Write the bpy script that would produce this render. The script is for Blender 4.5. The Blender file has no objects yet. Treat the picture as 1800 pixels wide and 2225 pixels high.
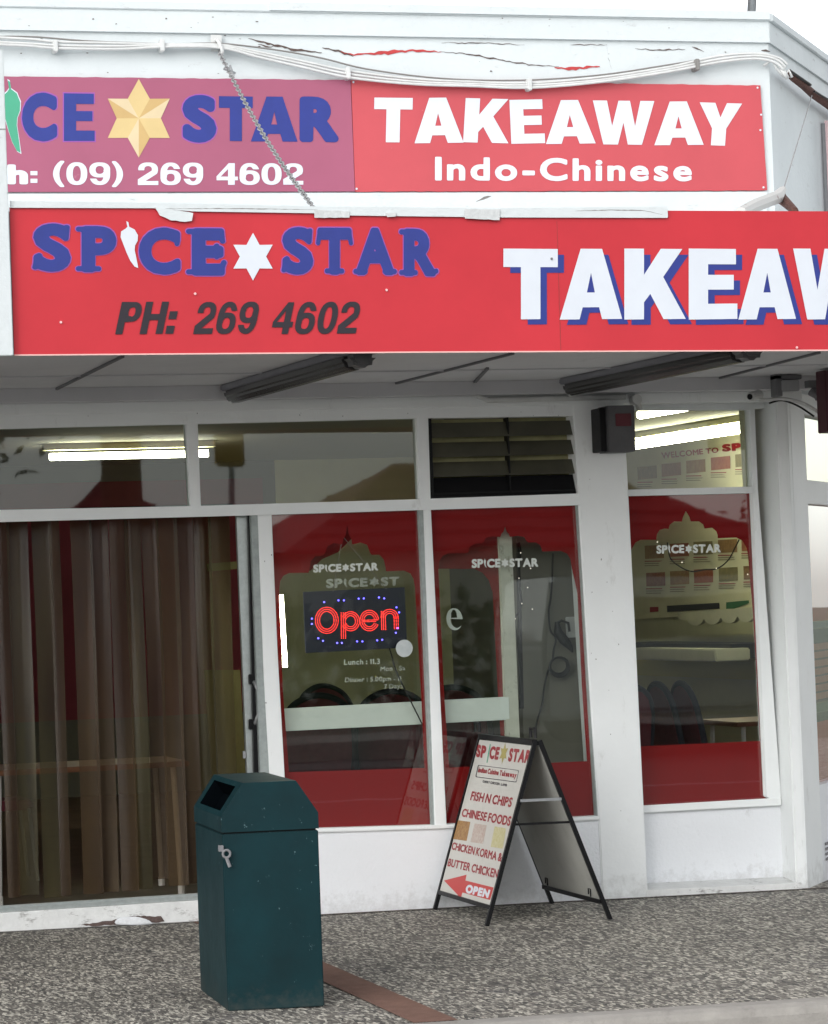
import bpy, bmesh, math, random
import numpy as np
from mathutils import Vector
from mathutils.geometry import tessellate_polygon
random.seed(7)
SC = bpy.context.scene
COL = SC.collection

# ------------------------------------------------------------------ camera
CAM_H, CAM_D, YAW, PITCH, ROLL, FOC = 1.7013, 15.9569, .2786, .0294, -.037, 6521.36
PW, PH = 1800.0, 2225.0
cy_, sy_ = math.cos(YAW), math.sin(YAW); cp_, sp_ = math.cos(PITCH), math.sin(PITCH)
cr_, sr_ = math.cos(ROLL), math.sin(ROLL)
F_ = Vector((sy_*cp_, cy_*cp_, sp_)); r0 = Vector((cy_, -sy_, 0)); u0 = r0.cross(F_)
R_ = cr_*r0 + sr_*u0; U_ = -sr_*r0 + cr_*u0
CAM = Vector((0, -CAM_D, CAM_H))
cd = bpy.data.cameras.new('camera'); co = bpy.data.objects.new('camera', cd); COL.objects.link(co)
from mathutils import Matrix
co.matrix_world = Matrix(((R_.x, U_.x, -F_.x, CAM.x), (R_.y, U_.y, -F_.y, CAM.y), (R_.z, U_.z, -F_.z, CAM.z), (0, 0, 0, 1)))
cd.sensor_fit = 'HORIZONTAL'; cd.sensor_width = 36; cd.lens = FOC/PW*36
cd.clip_start = .1; cd.clip_end = 2000
SC.camera = co

# ------------------------------------------------------------------ sky and sun (bright overcast)
SUN_EL, SUN_AZ = math.radians(29), math.radians(222)     # azimuth from +y, clockwise
w = bpy.data.worlds.new('World'); SC.world = w; w.use_nodes = True
nt = w.node_tree; bg = nt.nodes['Background']
sky = nt.nodes.new('ShaderNodeTexSky'); sky.sky_type = 'NISHITA'; sky.sun_disc = False
sky.sun_elevation = SUN_EL; sky.sun_rotation = SUN_AZ
sky.air_density = 1.0; sky.dust_density = 1.2
hs = nt.nodes.new('ShaderNodeHueSaturation'); hs.inputs['Saturation'].default_value = .14; hs.inputs['Value'].default_value = 1.45
nt.links.new(sky.outputs[0], hs.inputs['Color']); nt.links.new(hs.outputs[0], bg.inputs[0])
bg.inputs[1].default_value = .15
sl = bpy.data.lights.new('sun', 'SUN'); sl.energy = .55; sl.angle = math.radians(40); sl.color = (1, .98, .95)
so = bpy.data.objects.new('sun', sl); COL.objects.link(so)
sd = Vector((math.sin(SUN_AZ)*math.cos(SUN_EL), math.cos(SUN_AZ)*math.cos(SUN_EL), math.sin(SUN_EL)))
so.rotation_euler = sd.to_track_quat('Z', 'Y').to_euler()
SC.view_settings.view_transform = 'Standard'; SC.view_settings.look = 'None'
SC.view_settings.gamma = 1; SC.view_settings.use_curve_mapping = False
SC.view_settings.exposure = .52
SC.cycles.max_bounces = 8; SC.cycles.transparent_max_bounces = 16

# ------------------------------------------------------------------ photo pixel -> point on a real plane
def ray(u, v): return R_*((u-900)/FOC) - U_*((v-1112.5)/FOC) + F_
def PY(u, v, y=0.):
    d = ray(u, v); return CAM + d*((y-CAM.y)/d.y)
def PZ(u, v, z=0.):
    d = ray(u, v); return CAM + d*((z-CAM.z)/d.z)
def PX(u, v, x=0.):
    d = ray(u, v); return CAM + d*((x-CAM.x)/d.x)
def PP(u, v, p, n):
    d = ray(u, v); return CAM + d*((Vector(p)-CAM).dot(n)/d.dot(n))
def gz(x): return .027 - .0125*(x-2.2)             # the pavement falls gently to the right

# ------------------------------------------------------------------ materials
def M(name, col, rough=.6, metal=0., var=0., vscale=6., bump=0., bscale=80., col2=None, spec=.5, dirt=0., dcol=(.12, .11, .09), dscale=(3, 3, 1.2), dlo=.55, dhi=.8, coat=0, splash=0):
    m = bpy.data.materials.new(name); m.use_nodes = True; n = m.node_tree; L = n.links
    b = n.nodes['Principled BSDF']; b.inputs['Roughness'].default_value = rough; b.inputs['Metallic'].default_value = metal
    b.inputs['Specular IOR Level'].default_value = spec; b.inputs['Coat Weight'].default_value = coat
    tc = n.nodes.new('ShaderNodeTexCoord'); out = None
    c = n.nodes.new('ShaderNodeRGB'); c.outputs[0].default_value = (*col, 1); out = c.outputs[0]
    if var or col2:
        t = n.nodes.new('ShaderNodeTexNoise'); t.inputs['Scale'].default_value = vscale; t.inputs['Detail'].default_value = 6; t.inputs['Roughness'].default_value = .65
        L.new(tc.outputs['Object'], t.inputs['Vector'])
        mr = n.nodes.new('ShaderNodeMapRange'); mr.inputs[1].default_value = .3; mr.inputs[2].default_value = .7; L.new(t.outputs[0], mr.inputs[0])
        mx = n.nodes.new('ShaderNodeMix'); mx.data_type = 'RGBA'
        c2 = col2 or tuple(x*(1-var) for x in col)
        mx.inputs[6].default_value = (*col, 1); mx.inputs[7].default_value = (*c2, 1)
        L.new(mr.outputs[0], mx.inputs[0]); out = mx.outputs[2]
        rr = n.nodes.new('ShaderNodeMapRange'); rr.inputs[3].default_value = rough*.85; rr.inputs[4].default_value = min(1, rough*1.2); L.new(t.outputs[0], rr.inputs[0]); L.new(rr.outputs[0], b.inputs['Roughness'])
    if dirt:
        mp = n.nodes.new('ShaderNodeMapping'); mp.inputs['Scale'].default_value = dscale; L.new(tc.outputs['Object'], mp.inputs[0])
        t = n.nodes.new('ShaderNodeTexNoise'); t.inputs['Scale'].default_value = 1; t.inputs['Detail'].default_value = 9; t.inputs['Roughness'].default_value = .72; L.new(mp.outputs[0], t.inputs['Vector'])
        mr = n.nodes.new('ShaderNodeMapRange'); mr.inputs[1].default_value = dlo; mr.inputs[2].default_value = dhi; mr.inputs[4].default_value = dirt; L.new(t.outputs[0], mr.inputs[0])
        mx = n.nodes.new('ShaderNodeMix'); mx.data_type = 'RGBA'; L.new(out, mx.inputs[6]); mx.inputs[7].default_value = (*dcol, 1); L.new(mr.outputs[0], mx.inputs[0]); out = mx.outputs[2]
    if splash:
        sx = n.nodes.new('ShaderNodeSeparateXYZ'); L.new(tc.outputs['Object'], sx.inputs[0])
        t = n.nodes.new('ShaderNodeTexNoise'); t.inputs['Scale'].default_value = 16; t.inputs['Detail'].default_value = 8; t.inputs['Roughness'].default_value = .75; L.new(tc.outputs['Object'], t.inputs['Vector'])
        a = n.nodes.new('ShaderNodeMath'); a.operation = 'MULTIPLY_ADD'; a.inputs[1].default_value = -.55; L.new(t.outputs[0], a.inputs[0]); L.new(sx.outputs[2], a.inputs[2])
        mr = n.nodes.new('ShaderNodeMapRange'); mr.inputs[1].default_value = -.17; mr.inputs[2].default_value = -.33; mr.inputs[3].default_value = 0; mr.inputs[4].default_value = splash; L.new(a.outputs[0], mr.inputs[0])
        mx = n.nodes.new('ShaderNodeMix'); mx.data_type = 'RGBA'; L.new(out, mx.inputs[6]); mx.inputs[7].default_value = (.17, .15, .12, 1); L.new(mr.outputs[0], mx.inputs[0]); out = mx.outputs[2]
    L.new(out, b.inputs['Base Color'])
    if bump:
        t = n.nodes.new('ShaderNodeTexNoise'); t.inputs['Scale'].default_value = bscale; t.inputs['Detail'].default_value = 4; L.new(tc.outputs['Object'], t.inputs['Vector'])
        bp = n.nodes.new('ShaderNodeBump'); bp.inputs['Strength'].default_value = bump; bp.inputs['Distance'].default_value = .01; L.new(t.outputs[0], bp.inputs['Height']); L.new(bp.outputs[0], b.inputs['Normal'])
    return m
def EM(name, col, s):
    m = bpy.data.materials.new(name); m.use_nodes = True; b = m.node_tree.nodes['Principled BSDF']
    b.inputs['Base Color'].default_value = (*col, 1); b.inputs['Emission Color'].default_value = (*col, 1); b.inputs['Emission Strength'].default_value = s
    return m
def GLASS(name, tint=(.86, .9, .87), k=1.8, wob=.0):
    m = bpy.data.materials.new(name); m.use_nodes = True; n = m.node_tree; L = n.links
    n.nodes.remove(n.nodes['Principled BSDF']); o = n.nodes['Material Output']
    tr = n.nodes.new('ShaderNodeBsdfTransparent'); tr.inputs[0].default_value = (*tint, 1)
    gl = n.nodes.new('ShaderNodeBsdfGlossy'); gl.inputs['Roughness'].default_value = .015; gl.inputs[0].default_value = (.95, 1, .98, 1)
    fr = n.nodes.new('ShaderNodeFresnel'); fr.inputs[0].default_value = 1.5
    mu = n.nodes.new('ShaderNodeMath'); mu.operation = 'MULTIPLY'; mu.inputs[1].default_value = k; mu.use_clamp = True; L.new(fr.outputs[0], mu.inputs[0])
    mx = n.nodes.new('ShaderNodeMixShader'); L.new(mu.outputs[0], mx.inputs[0]); L.new(tr.outputs[0], mx.inputs[1]); L.new(gl.outputs[0], mx.inputs[2]); L.new(mx.outputs[0], o.inputs[0])
    if wob:
        tc = n.nodes.new('ShaderNodeTexCoord'); t = n.nodes.new('ShaderNodeTexNoise'); t.inputs['Scale'].default_value = 1.3; L.new(tc.outputs['Object'], t.inputs['Vector'])
        bp = n.nodes.new('ShaderNodeBump'); bp.inputs['Strength'].default_value = wob; bp.inputs['Distance'].default_value = .02; L.new(t.outputs[0], bp.inputs['Height']); L.new(bp.outputs[0], gl.inputs['Normal']); L.new(bp.outputs[0], fr.inputs['Normal'])
    return m

white = M('white_paint', (.84, .865, .865), .5, var=.05, vscale=3, bump=.12, bscale=40, dirt=.5, dcol=(.32, .31, .28), dscale=(9, 9, 3), dlo=.6, dhi=.8, splash=.3)
white_up = M('weathered_white_paint', (.64, .685, .695), .6, var=.08, vscale=2, bump=.3, bscale=30, dirt=.6, dcol=(.26, .24, .22), dscale=(6, 6, 20), dlo=.60, dhi=.76)
wall_low = M('white_render', (.78, .80, .825), .65, var=.04, vscale=2, bump=.35, bscale=60, dirt=.6, dcol=(.26, .25, .22), dscale=(7, 7, 4), dlo=.66, dhi=.82, splash=.3)
dirtywhite = M('dirty_white_paint', (.72, .73, .72), .6, var=.15, vscale=20, bump=.4, bscale=50, dirt=.9, dcol=(.06, .05, .04), dscale=(7, 7, 16), dlo=.55, dhi=.68)
soffit_m = M('soffit_paint', (.64, .64, .66), .7, var=.1, vscale=2, bump=.1, dirt=.4, dcol=(.1, .1, .1), dscale=(3, 1, 1), dlo=.6, dhi=.8)
soffit_line = M('grey_batten_paint', (.15, .15, .16), .7)
alu = M('brushed_aluminium', (.48, .52, .51), .35, metal=.75, var=.2, vscale=30)
alu_d = M('dull_aluminium', (.38, .42, .41), .5, metal=.4, var=.25, vscale=25)
black = M('black_paint', (.006, .006, .007), .45, spec=.2, var=.3, vscale=40)
rubber = M('black_rubber', (.01, .01, .01), .7)
red_sign = M('red_sign_vinyl', (.56, .031, .044), .45, spec=.3, var=.14, vscale=1.6, bump=.15, bscale=3, dirt=.25, dcol=(.6, .2, .2), dscale=(9, 9, 9), dlo=.66, dhi=.8)
red_up = M('red_faded_sign_paint', (.54, .072, .088), .5, var=.14, vscale=1.5, dirt=.6, dcol=(.8, .5, .5), dscale=(12, 12, 12), dlo=.67, dhi=.75)
pink_up = M('faded_pink_sign_print', (.36, .09, .16), .45, var=.12, vscale=1.5, dirt=.4, dcol=(.7, .4, .5), dscale=(8, 8, 8), dlo=.66, dhi=.78)
blue_v = M('blue_vinyl', (.016, .032, .24), .4, var=.15, vscale=8)
violet = M('violet_vinyl_edge', (.30, .08, .36), .4)
white_v = M('white_vinyl', (.66, .70, .76), .4, var=.05, vscale=8, dirt=.5, dcol=(.4, .4, .42), dscale=(30, 30, 30), dlo=.7, dhi=.78)
grey_v = M('charcoal_vinyl', (.016, .010, .018), .4, var=.2, vscale=20)
gold_a = M('gold_print_light', (.64, .48, .22), .45, var=.1); gold_b = M('gold_print_mid', (.55, .37, .15), .45, var=.1); gold_c = M('gold_print_pale', (.66, .53, .33), .45, var=.1)
green_v = M('green_vinyl', (.06, .36, .22), .4, var=.1)
film = M('red_window_film', (.25, .006, .007), .6, spec=.15, var=.08, vscale=3, bump=.05)
film_dark = M('leaf_red_window_film', (.30, .008, .010), .6, spec=.15, var=.08, vscale=3)
film_or = M('orange_window_film', (.75, .13, .02), .5, var=.15, vscale=3)
etch = M('white_window_lettering', (.62, .66, .62), .6)
etch_dim = M('worn_window_lettering', (.60, .62, .56), .6, var=.5, vscale=40)
glass = GLASS('window_glass', wob=.03)
glass_up = GLASS('transom_glass', tint=(.70, .74, .70), k=1.25, wob=.02)
glass_leaf = GLASS('leaf_glass', tint=(.80, .85, .80), k=1.5, wob=.04)
louvre_g = GLASS('louvre_glass', tint=(.72, .74, .64), k=1.8)
teal = M('teal_bin_paint', (.0022, .027, .033), .5, var=.35, vscale=4, spec=.18, bump=.1, bscale=25, dirt=.8, dcol=(.13, .22, .24), dscale=(34, 34, 26), dlo=.655, dhi=.68, splash=.15)
teal_side = M('lit_scuffed_teal_bin_paint', (.013, .048, .062), .5, var=.3, vscale=6, bump=.1, bscale=25, dirt=.7, dcol=(.10, .15, .12), dscale=(26, 26, 12), dlo=.62, dhi=.72)  # lighter teal: light on the bin's side put into the colour, plus scuffs
dark_in = M('black_inside', (.002, .003, .004), 1, spec=0)
concrete = M('kerb_concrete', (.36, .34, .31), .85, var=.25, vscale=8, bump=.4, bscale=90, dirt=.5, dcol=(.12, .11, .1), dscale=(6, 6, 6), dlo=.55, dhi=.75)
asphalt = M('road_asphalt', (.13, .13, .13), .9, var=.3, vscale=30, bump=.5)
brick_p = M('brown_paver', (.20, .105, .075), .85, var=.25, vscale=14, bump=.5, bscale=120, dirt=.5, dcol=(.4, .33, .28), dscale=(60, 60, 20), dlo=.62, dhi=.7)
pebble_edge = M('mortar_edge', (.16, .135, .11), .9, var=.4, vscale=25, bump=.5)
steel = M('galvanised_steel', (.40, .41, .42), .4, metal=.8, var=.2, vscale=50)
chain_m = M('dull_chain_steel', (.36, .36, .36), .5, metal=.3, var=.3, vscale=60)
rust = M('rusty_steel', (.14, .055, .04), .8, var=.6, vscale=40, bump=.5)
cable_w = M('white_cable_sheath', (.66, .67, .66), .5, var=.15, vscale=12)
cable_g = M('grey_cable_sheath', (.22, .21, .20), .5)
peel_red = M('exposed_red_undercoat', (.55, .05, .05), .7, var=.35, vscale=30)
peel_dk = M('exposed_dark_timber', (.13, .09, .08), .9, var=.5, vscale=50)
tape_m = M('silver_tape', (.62, .64, .64), .45, var=.2, vscale=25, bump=.5, bscale=30)
lamp_dark = M('smoky_lamp_cover', (.05, .048, .05), .25, var=.3, vscale=12, spec=.6)
lamp_grey = M('lamp_base_grey', (.26, .26, .29), .6, var=.15)
in_wall = M('olive_interior_wall', (.50, .49, .35), .8, var=.12, vscale=2)
in_grey = M('grey_partition', (.21, .20, .165), .8, var=.2, vscale=2)
in_dark = M('dark_interior_wall', (.10, .10, .085), .8, var=.3, vscale=1.5)
in_red = M('maroon_interior_panel', (.20, .016, .030), .7, var=.3, vscale=3)
in_ceil = M('interior_ceiling', (.45, .45, .38), .8, var=.05)
in_floor = M('brown_tile_floor', (.09, .055, .035), .5, var=.4, vscale=5)
wood = M('table_wood', (.20, .08, .035), .5, var=.3, vscale=12)
navy = M('navy_chair_fabric', (.010, .011, .022), .9, var=.3, vscale=30)
maroon = M('maroon_chair_fabric', (.13, .016, .028), .9, var=.3, vscale=30)
menu_bg = M('menu_board_print', (.66, .64, .46), .6, var=.1, vscale=3)
board_w = M('sandwich_board_sheet', (.58, .57, .53), .55, var=.06, vscale=4, dirt=.3, dcol=(.3, .28, .24), dscale=(12, 12, 12), dlo=.6, dhi=.8)
board_b = M('sandwich_board_back', (.42, .42, .39), .6, var=.12, vscale=4, dirt=.3, dcol=(.2, .2, .18), dscale=(8, 8, 8), dlo=.55, dhi=.8)
text_red = M('dark_red_print', (.30, .012, .02), .5)
arrow_red = M('arrow_red_print', (.50, .03, .025), .5)
grey_box = M('grey_metal_box', (.20, .20, .21), .6, var=.2, vscale=10)
tube_on = EM('lit_fluorescent_tube', (1, .97, .74), 26)
led_r = EM('red_led', (1, .04, .03), 3.0)
led_b = EM('blue_led', (.12, .10, 1), 4.0)
star_l = EM('lit_bulb', (1, .9, .8), .7)

def strip_mat(name, ca, cb, tcol, k):
    m = bpy.data.materials.new(name); m.use_nodes = True; n = m.node_tree; L = n.links
    b = n.nodes['Principled BSDF']; o = n.nodes['Material Output']
    b.inputs['Base Color'].default_value = (.20, .125, .075, 1); b.inputs['Roughness'].default_value = .22
    tc = n.nodes.new('ShaderNodeTexCoord'); mp = n.nodes.new('ShaderNodeMapping'); mp.inputs['Scale'].default_value = (14, 14, .7); L.new(tc.outputs['Object'], mp.inputs[0])
    t = n.nodes.new('ShaderNodeTexNoise'); t.inputs['Scale'].default_value = 1; t.inputs['Detail'].default_value = 4; L.new(mp.outputs[0], t.inputs['Vector'])
    cr = n.nodes.new('ShaderNodeValToRGB'); cr.color_ramp.elements[0].position = .3; cr.color_ramp.elements[0].color = (*ca, 1); cr.color_ramp.elements[1].position = .7; cr.color_ramp.elements[1].color = (*cb, 1)
    L.new(t.outputs[0], cr.inputs[0]); L.new(cr.outputs[0], b.inputs['Base Color'])
    tr = n.nodes.new('ShaderNodeBsdfTransparent'); tr.inputs[0].default_value = (*tcol, 1)
    mx = n.nodes.new('ShaderNodeMixShader'); mx.inputs[0].default_value = k
    L.new(tr.outputs[0], mx.inputs[1]); L.new(b.outputs[0], mx.inputs[2]); L.new(mx.outputs[0], o.inputs[0])
    return m
strip_ms = [strip_mat('brown_pvc_strip', (.052, .032, .020), (.13, .085, .042), (.45, .36, .26), .40),
            strip_mat('olive_pvc_strip', (.045, .040, .025), (.14, .12, .06), (.45, .41, .30), .42),
            strip_mat('maroon_pvc_strip', (.048, .030, .020), (.12, .08, .04), (.42, .34, .25), .44)]

def aggregate_mat():
    m = bpy.data.materials.new('exposed_aggregate'); m.use_nodes = True; n = m.node_tree; L = n.links
    b = n.nodes['Principled BSDF']; b.inputs['Roughness'].default_value = .8
    tc = n.nodes.new('ShaderNodeTexCoord'); mp = n.nodes.new('ShaderNodeMapping'); mp.inputs['Scale'].default_value = (1, .28, 1); L.new(tc.outputs['Object'], mp.inputs[0])
    v = n.nodes.new('ShaderNodeTexVoronoi'); v.inputs['Scale'].default_value = 86; L.new(mp.outputs[0], v.inputs['Vector'])
    v2 = n.nodes.new('ShaderNodeTexVoronoi'); v2.feature = 'DISTANCE_TO_EDGE'; v2.inputs['Scale'].default_value = 86; L.new(mp.outputs[0], v2.inputs['Vector'])
    sp = n.nodes.new('ShaderNodeSeparateColor'); L.new(v.outputs['Color'], sp.inputs[0])
    cr = n.nodes.new('ShaderNodeValToRGB'); e = cr.color_ramp; e.elements[0].position = 0; e.elements[0].color = (.035, .033, .032, 1); e.elements[1].position = 1; e.elements[1].color = (.72, .68, .58, 1)
    k = e.elements.new(.30); k.color = (.09, .085, .078, 1); k = e.elements.new(.5); k.color = (.30, .28, .24, 1); k = e.elements.new(.75); k.color = (.52, .49, .42, 1)
    L.new(sp.outputs[0], cr.inputs[0])
    nz = n.nodes.new('ShaderNodeTexNoise'); nz.inputs['Scale'].default_value = 80; nz.inputs['Detail'].default_value = 3; L.new(mp.outputs[0], nz.inputs['Vector'])
    ed = n.nodes.new('ShaderNodeMapRange'); ed.inputs[1].default_value = .40; ed.inputs[2].default_value = .56; L.new(nz.outputs[0], ed.inputs[0])
    mx = n.nodes.new('ShaderNodeMix'); mx.data_type = 'RGBA'; mx.inputs[6].default_value = (.135, .122, .105, 1); L.new(cr.outputs[0], mx.inputs[7]); L.new(ed.outputs[0], mx.inputs[0])
    big = n.nodes.new('ShaderNodeTexNoise'); big.inputs['Scale'].default_value = 1.1; big.inputs['Detail'].default_value = 5; L.new(tc.outputs['Object'], big.inputs['Vector'])
    br = n.nodes.new('ShaderNodeMapRange'); br.inputs[1].default_value = .35; br.inputs[2].default_value = .65; br.inputs[3].default_value = .84; br.inputs[4].default_value = 1.0; L.new(big.outputs[0], br.inputs[0])
    m2 = n.nodes.new('ShaderNodeMix'); m2.data_type = 'RGBA'; m2.blend_type = 'MULTIPLY'; m2.inputs[0].default_value = 1; L.new(mx.outputs[2], m2.inputs[6]); L.new(br.outputs[0], m2.inputs[7])
    sp2 = n.nodes.new('ShaderNodeTexNoise'); sp2.inputs['Scale'].default_value = 3.2; sp2.inputs['Detail'].default_value = 7; sp2.inputs['Roughness'].default_value = .6; L.new(tc.outputs['Object'], sp2.inputs['Vector'])
    s2 = n.nodes.new('ShaderNodeMapRange'); s2.inputs[1].default_value = .60; s2.inputs[2].default_value = .72; s2.inputs[4].default_value = .45; L.new(sp2.outputs[0], s2.inputs[0])
    m3 = n.nodes.new('ShaderNodeMix'); m3.data_type = 'RGBA'; m3.inputs[7].default_value = (.11, .105, .115, 1); L.new(s2.outputs[0], m3.inputs[0]); L.new(m2.outputs[2], m3.inputs[6])
    L.new(m3.outputs[2], b.inputs['Base Color'])
    bp = n.nodes.new('ShaderNodeBump'); bp.inputs['Strength'].default_value = .6; bp.inputs['Distance'].default_value = .004; L.new(v2.outputs[0], bp.inputs['Height']); L.new(bp.outputs[0], b.inputs['Normal'])
    return m
aggregate = aggregate_mat()

# ------------------------------------------------------------------ mesh helpers
class MB:
    def __init__(s): s.b = bmesh.new()
    def face(s, pts, mi=0):
        f = s.b.faces.new([s.b.verts.new(p) for p in pts]); f.material_index = mi; return s
    def hexa(s, lo, hi):            # two matching loops -> closed prism
        a = [s.b.verts.new(p) for p in lo]; c = [s.b.verts.new(p) for p in hi]; n = len(a)
        s.b.faces.new(a[::-1]); s.b.faces.new(c)
        for i in range(n): s.b.faces.new([a[i], a[(i+1) % n], c[(i+1) % n], c[i]])
        return s
    def box(s, x0, x1, y0, y1, z0, z1):
        return s.hexa([(x0, y0, z0), (x1, y0, z0), (x1, y1, z0), (x0, y1, z0)], [(x0, y0, z1), (x1, y0, z1), (x1, y1, z1), (x0, y1, z1)])
    def prism(s, pts, d):           # loop of points pushed along the vector d
        d = Vector(d); return s.hexa([Vector(p) for p in pts], [Vector(p)+d for p in pts])
    def pxprism(s, px, y0, d):      # front face at plane y0 seen at these photo points, going back d
        return s.prism([PY(u, v, y0) for u, v in px], (0, d, 0))
    def tube(s, pts, r, n=8, caps=True):
        pts = [Vector(p) for p in pts]; rings = []
        t0 = (pts[1]-pts[0]).normalized(); up = Vector((0, 0, 1)) if abs(t0.z) < .9 else Vector((1, 0, 0))
        a = t0.cross(up).normalized()
        for i, p in enumerate(pts):
            t = (pts[min(i+1, len(pts)-1)]-pts[max(i-1, 0)]).normalized()
            a = (a - t*a.dot(t)).normalized(); b = t.cross(a)
            rr = r[i] if isinstance(r, (list, tuple)) else r
            rings.append([s.b.verts.new(p + a*math.cos(6.28318*k/n)*rr + b*math.sin(6.28318*k/n)*rr) for k in range(n)])
        for i in range(len(rings)-1):
            for k in range(n): s.b.faces.new([rings[i][k], rings[i][(k+1) % n], rings[i+1][(k+1) % n], rings[i+1][k]])
        if caps: s.b.faces.new(rings[0][::-1]); s.b.faces.new(rings[-1])
        return s
    def build(s, name, mat, parent=None, bevel=0., smooth=False):
        bmesh.ops.recalc_face_normals(s.b, faces=s.b.faces)
        if bevel: bmesh.ops.bevel(s.b, geom=s.b.edges[:], offset=bevel, segments=2, affect='EDGES', clamp_overlap=True)
        me = bpy.data.meshes.new(name); s.b.to_mesh(me); s.b.free()
        for mt in (mat if isinstance(mat, (list, tuple)) else [mat]): me.materials.append(mt)
        if smooth:
            for p in me.polygons: p.use_smooth = True
        o = bpy.data.objects.new(name, me); COL.objects.link(o)
        if parent is not None:
            o.parent = parent
            if parent.type == 'EMPTY' or parent.parent: pass
            o.matrix_parent_inverse = wm(parent).inverted()
        return o
def wm(o):
    m = Matrix.Translation(o.location) @ o.rotation_euler.to_matrix().to_4x4()
    if o.parent: m = wm(o.parent) @ o.matrix_parent_inverse @ m
    return m
def tag(o, label=None, cat=None, group=None, kind=None):
    if label: o['label'] = label
    if cat: o['category'] = cat
    if group: o['group'] = group
    if kind: o['kind'] = kind
    return o
def thing(name, label, cat, loc, group=None):
    o = bpy.data.objects.new(name, None); COL.objects.link(o); o.location = loc; o.empty_display_size = .1
    return tag(o, label, cat, group)
def filled(loops):      # list of 3-D loops (outer + holes) -> (verts, tris)
    tl = [[Vector(p) for p in l] for l in loops]
    tris = tessellate_polygon(tl); vs = [p for l in tl for p in l]
    return vs, tris
def poly_obj(name, mat, groups, parent=None):      # groups: list of loop-lists, already 3-D
    V, Fc = [], []
    for loops in groups:
        vs, tr = filled(loops); o = len(V); V += [tuple(v) for v in vs]; Fc += [tuple(o+i for i in t) for t in tr]
    me = bpy.data.meshes.new(name); me.from_pydata(V, [], Fc); me.materials.append(mat)
    ob = bpy.data.objects.new(name, me); COL.objects.link(ob)
    if parent is not None: ob.parent = parent; ob.matrix_parent_inverse = wm(parent).inverted()
    return ob

# ------------------------------------------------------------------ lettering
_G = {}
def glyph_loops(ch):
    if ch in _G: return _G[ch]
    c = bpy.data.curves.new('g', 'FONT'); c.body = ch; c.fill_mode = 'FRONT'; c.dimensions = '2D'; c.resolution_u = 5
    o = bpy.data.objects.new('g', c); me = o.to_mesh()
    cnt = {}
    for p in me.polygons:
        vs = list(p.vertices)
        for i in range(len(vs)):
            e = tuple(sorted((vs[i], vs[(i+1) % len(vs)]))); cnt[e] = cnt.get(e, 0)+1
    co_ = np.array([v.co[:2] for v in me.vertices]) if len(me.vertices) else np.zeros((0, 2))
    seg = np.array([[co_[a], co_[b]] for (a, b), k in cnt.items() if k == 1])
    o.to_mesh_clear(); bpy.data.objects.remove(o); bpy.data.curves.remove(c)
    _G[ch] = seg; return seg
def loops_seg(loops):
    out = []
    for l in loops:
        for i in range(len(l)): out.append([l[i], l[(i+1) % len(l)]])
    return np.array(out, float)
def sdf(seg, X, Y):
    d = np.full(X.shape, 1e9); ins = np.zeros(X.shape, bool)
    for (x0, y0), (x1, y1) in seg:
        dx, dy = x1-x0, y1-y0; L2 = dx*dx+dy*dy
        if L2 < 1e-14: continue
        t = np.clip(((X-x0)*dx+(Y-y0)*dy)/L2, 0, 1)
        d = np.minimum(d, (X-x0-t*dx)**2+(Y-y0-t*dy)**2)
        if y0 != y1:
            c = ((y0 > Y) != (y1 > Y)) & (X < (x1-x0)*(Y-y0)/(y1-y0)+x0); ins ^= c
    d = np.sqrt(d); return np.where(ins, -d, d)
def contours(Fv, xs, ys):
    H, W = Fv.shape; nxt = {}; pts = {}
    def ip(a, b):
        k = (a, b) if a < b else (b, a)
        if k not in pts:
            fa, fb = Fv[k[0]], Fv[k[1]]; t = fa/(fa-fb)
            pts[k] = (xs[k[0][1]]*(1-t)+xs[k[1][1]]*t, ys[k[0][0]]*(1-t)+ys[k[1][0]]*t)
        return k
    S = Fv < 0
    mixed = np.argwhere((S[:-1, :-1] | S[1:, :-1] | S[:-1, 1:] | S[1:, 1:]) & ~(S[:-1, :-1] & S[1:, :-1] & S[:-1, 1:] & S[1:, 1:]))
    for i, j in mixed:
        i = int(i); j = int(j)
        c = [(i, j), (i, j+1), (i+1, j+1), (i+1, j)]; s = [S[q] for q in c]
        ex = [(k, s[k], s[(k+1) % 4]) for k in range(4) if s[k] != s[(k+1) % 4]]
        outs = [k for k, a, b in ex if a and not b]; inn = [k for k, a, b in ex if b and not a]
        for k in outs:
            m = min(inn, key=lambda q: (q-k) % 4)
            nxt[ip(c[k], c[(k+1) % 4])] = ip(c[m], c[(m+1) % 4])
    res = []
    while nxt:
        k0, k = next(iter(nxt.items())); l = [pts[k0]]; del nxt[k0]
        while k != k0 and k in nxt:
            l.append(pts[k]); k2 = nxt.pop(k); k = k2
        if len(l) > 3: res.append(simp(l))
    return [l for l in res if len(l) > 2]
def regroup(loops):
    """one group per outer loop, each with its own holes"""
    def inside(p, l):
        c = False
        for i in range(len(l)):
            (x0, y0), (x1, y1) = l[i-1], l[i]
            if (y0 > p[1]) != (y1 > p[1]) and p[0] < (x1-x0)*(p[1]-y0)/(y1-y0)+x0: c = not c
        return c
    outer = [l for l in loops if sum(inside(l[0], m) for m in loops if m is not l) % 2 == 0]
    return [[o]+[h for h in loops if h is not o and h not in outer and inside(h[0], o)] for o in outer]
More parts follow.
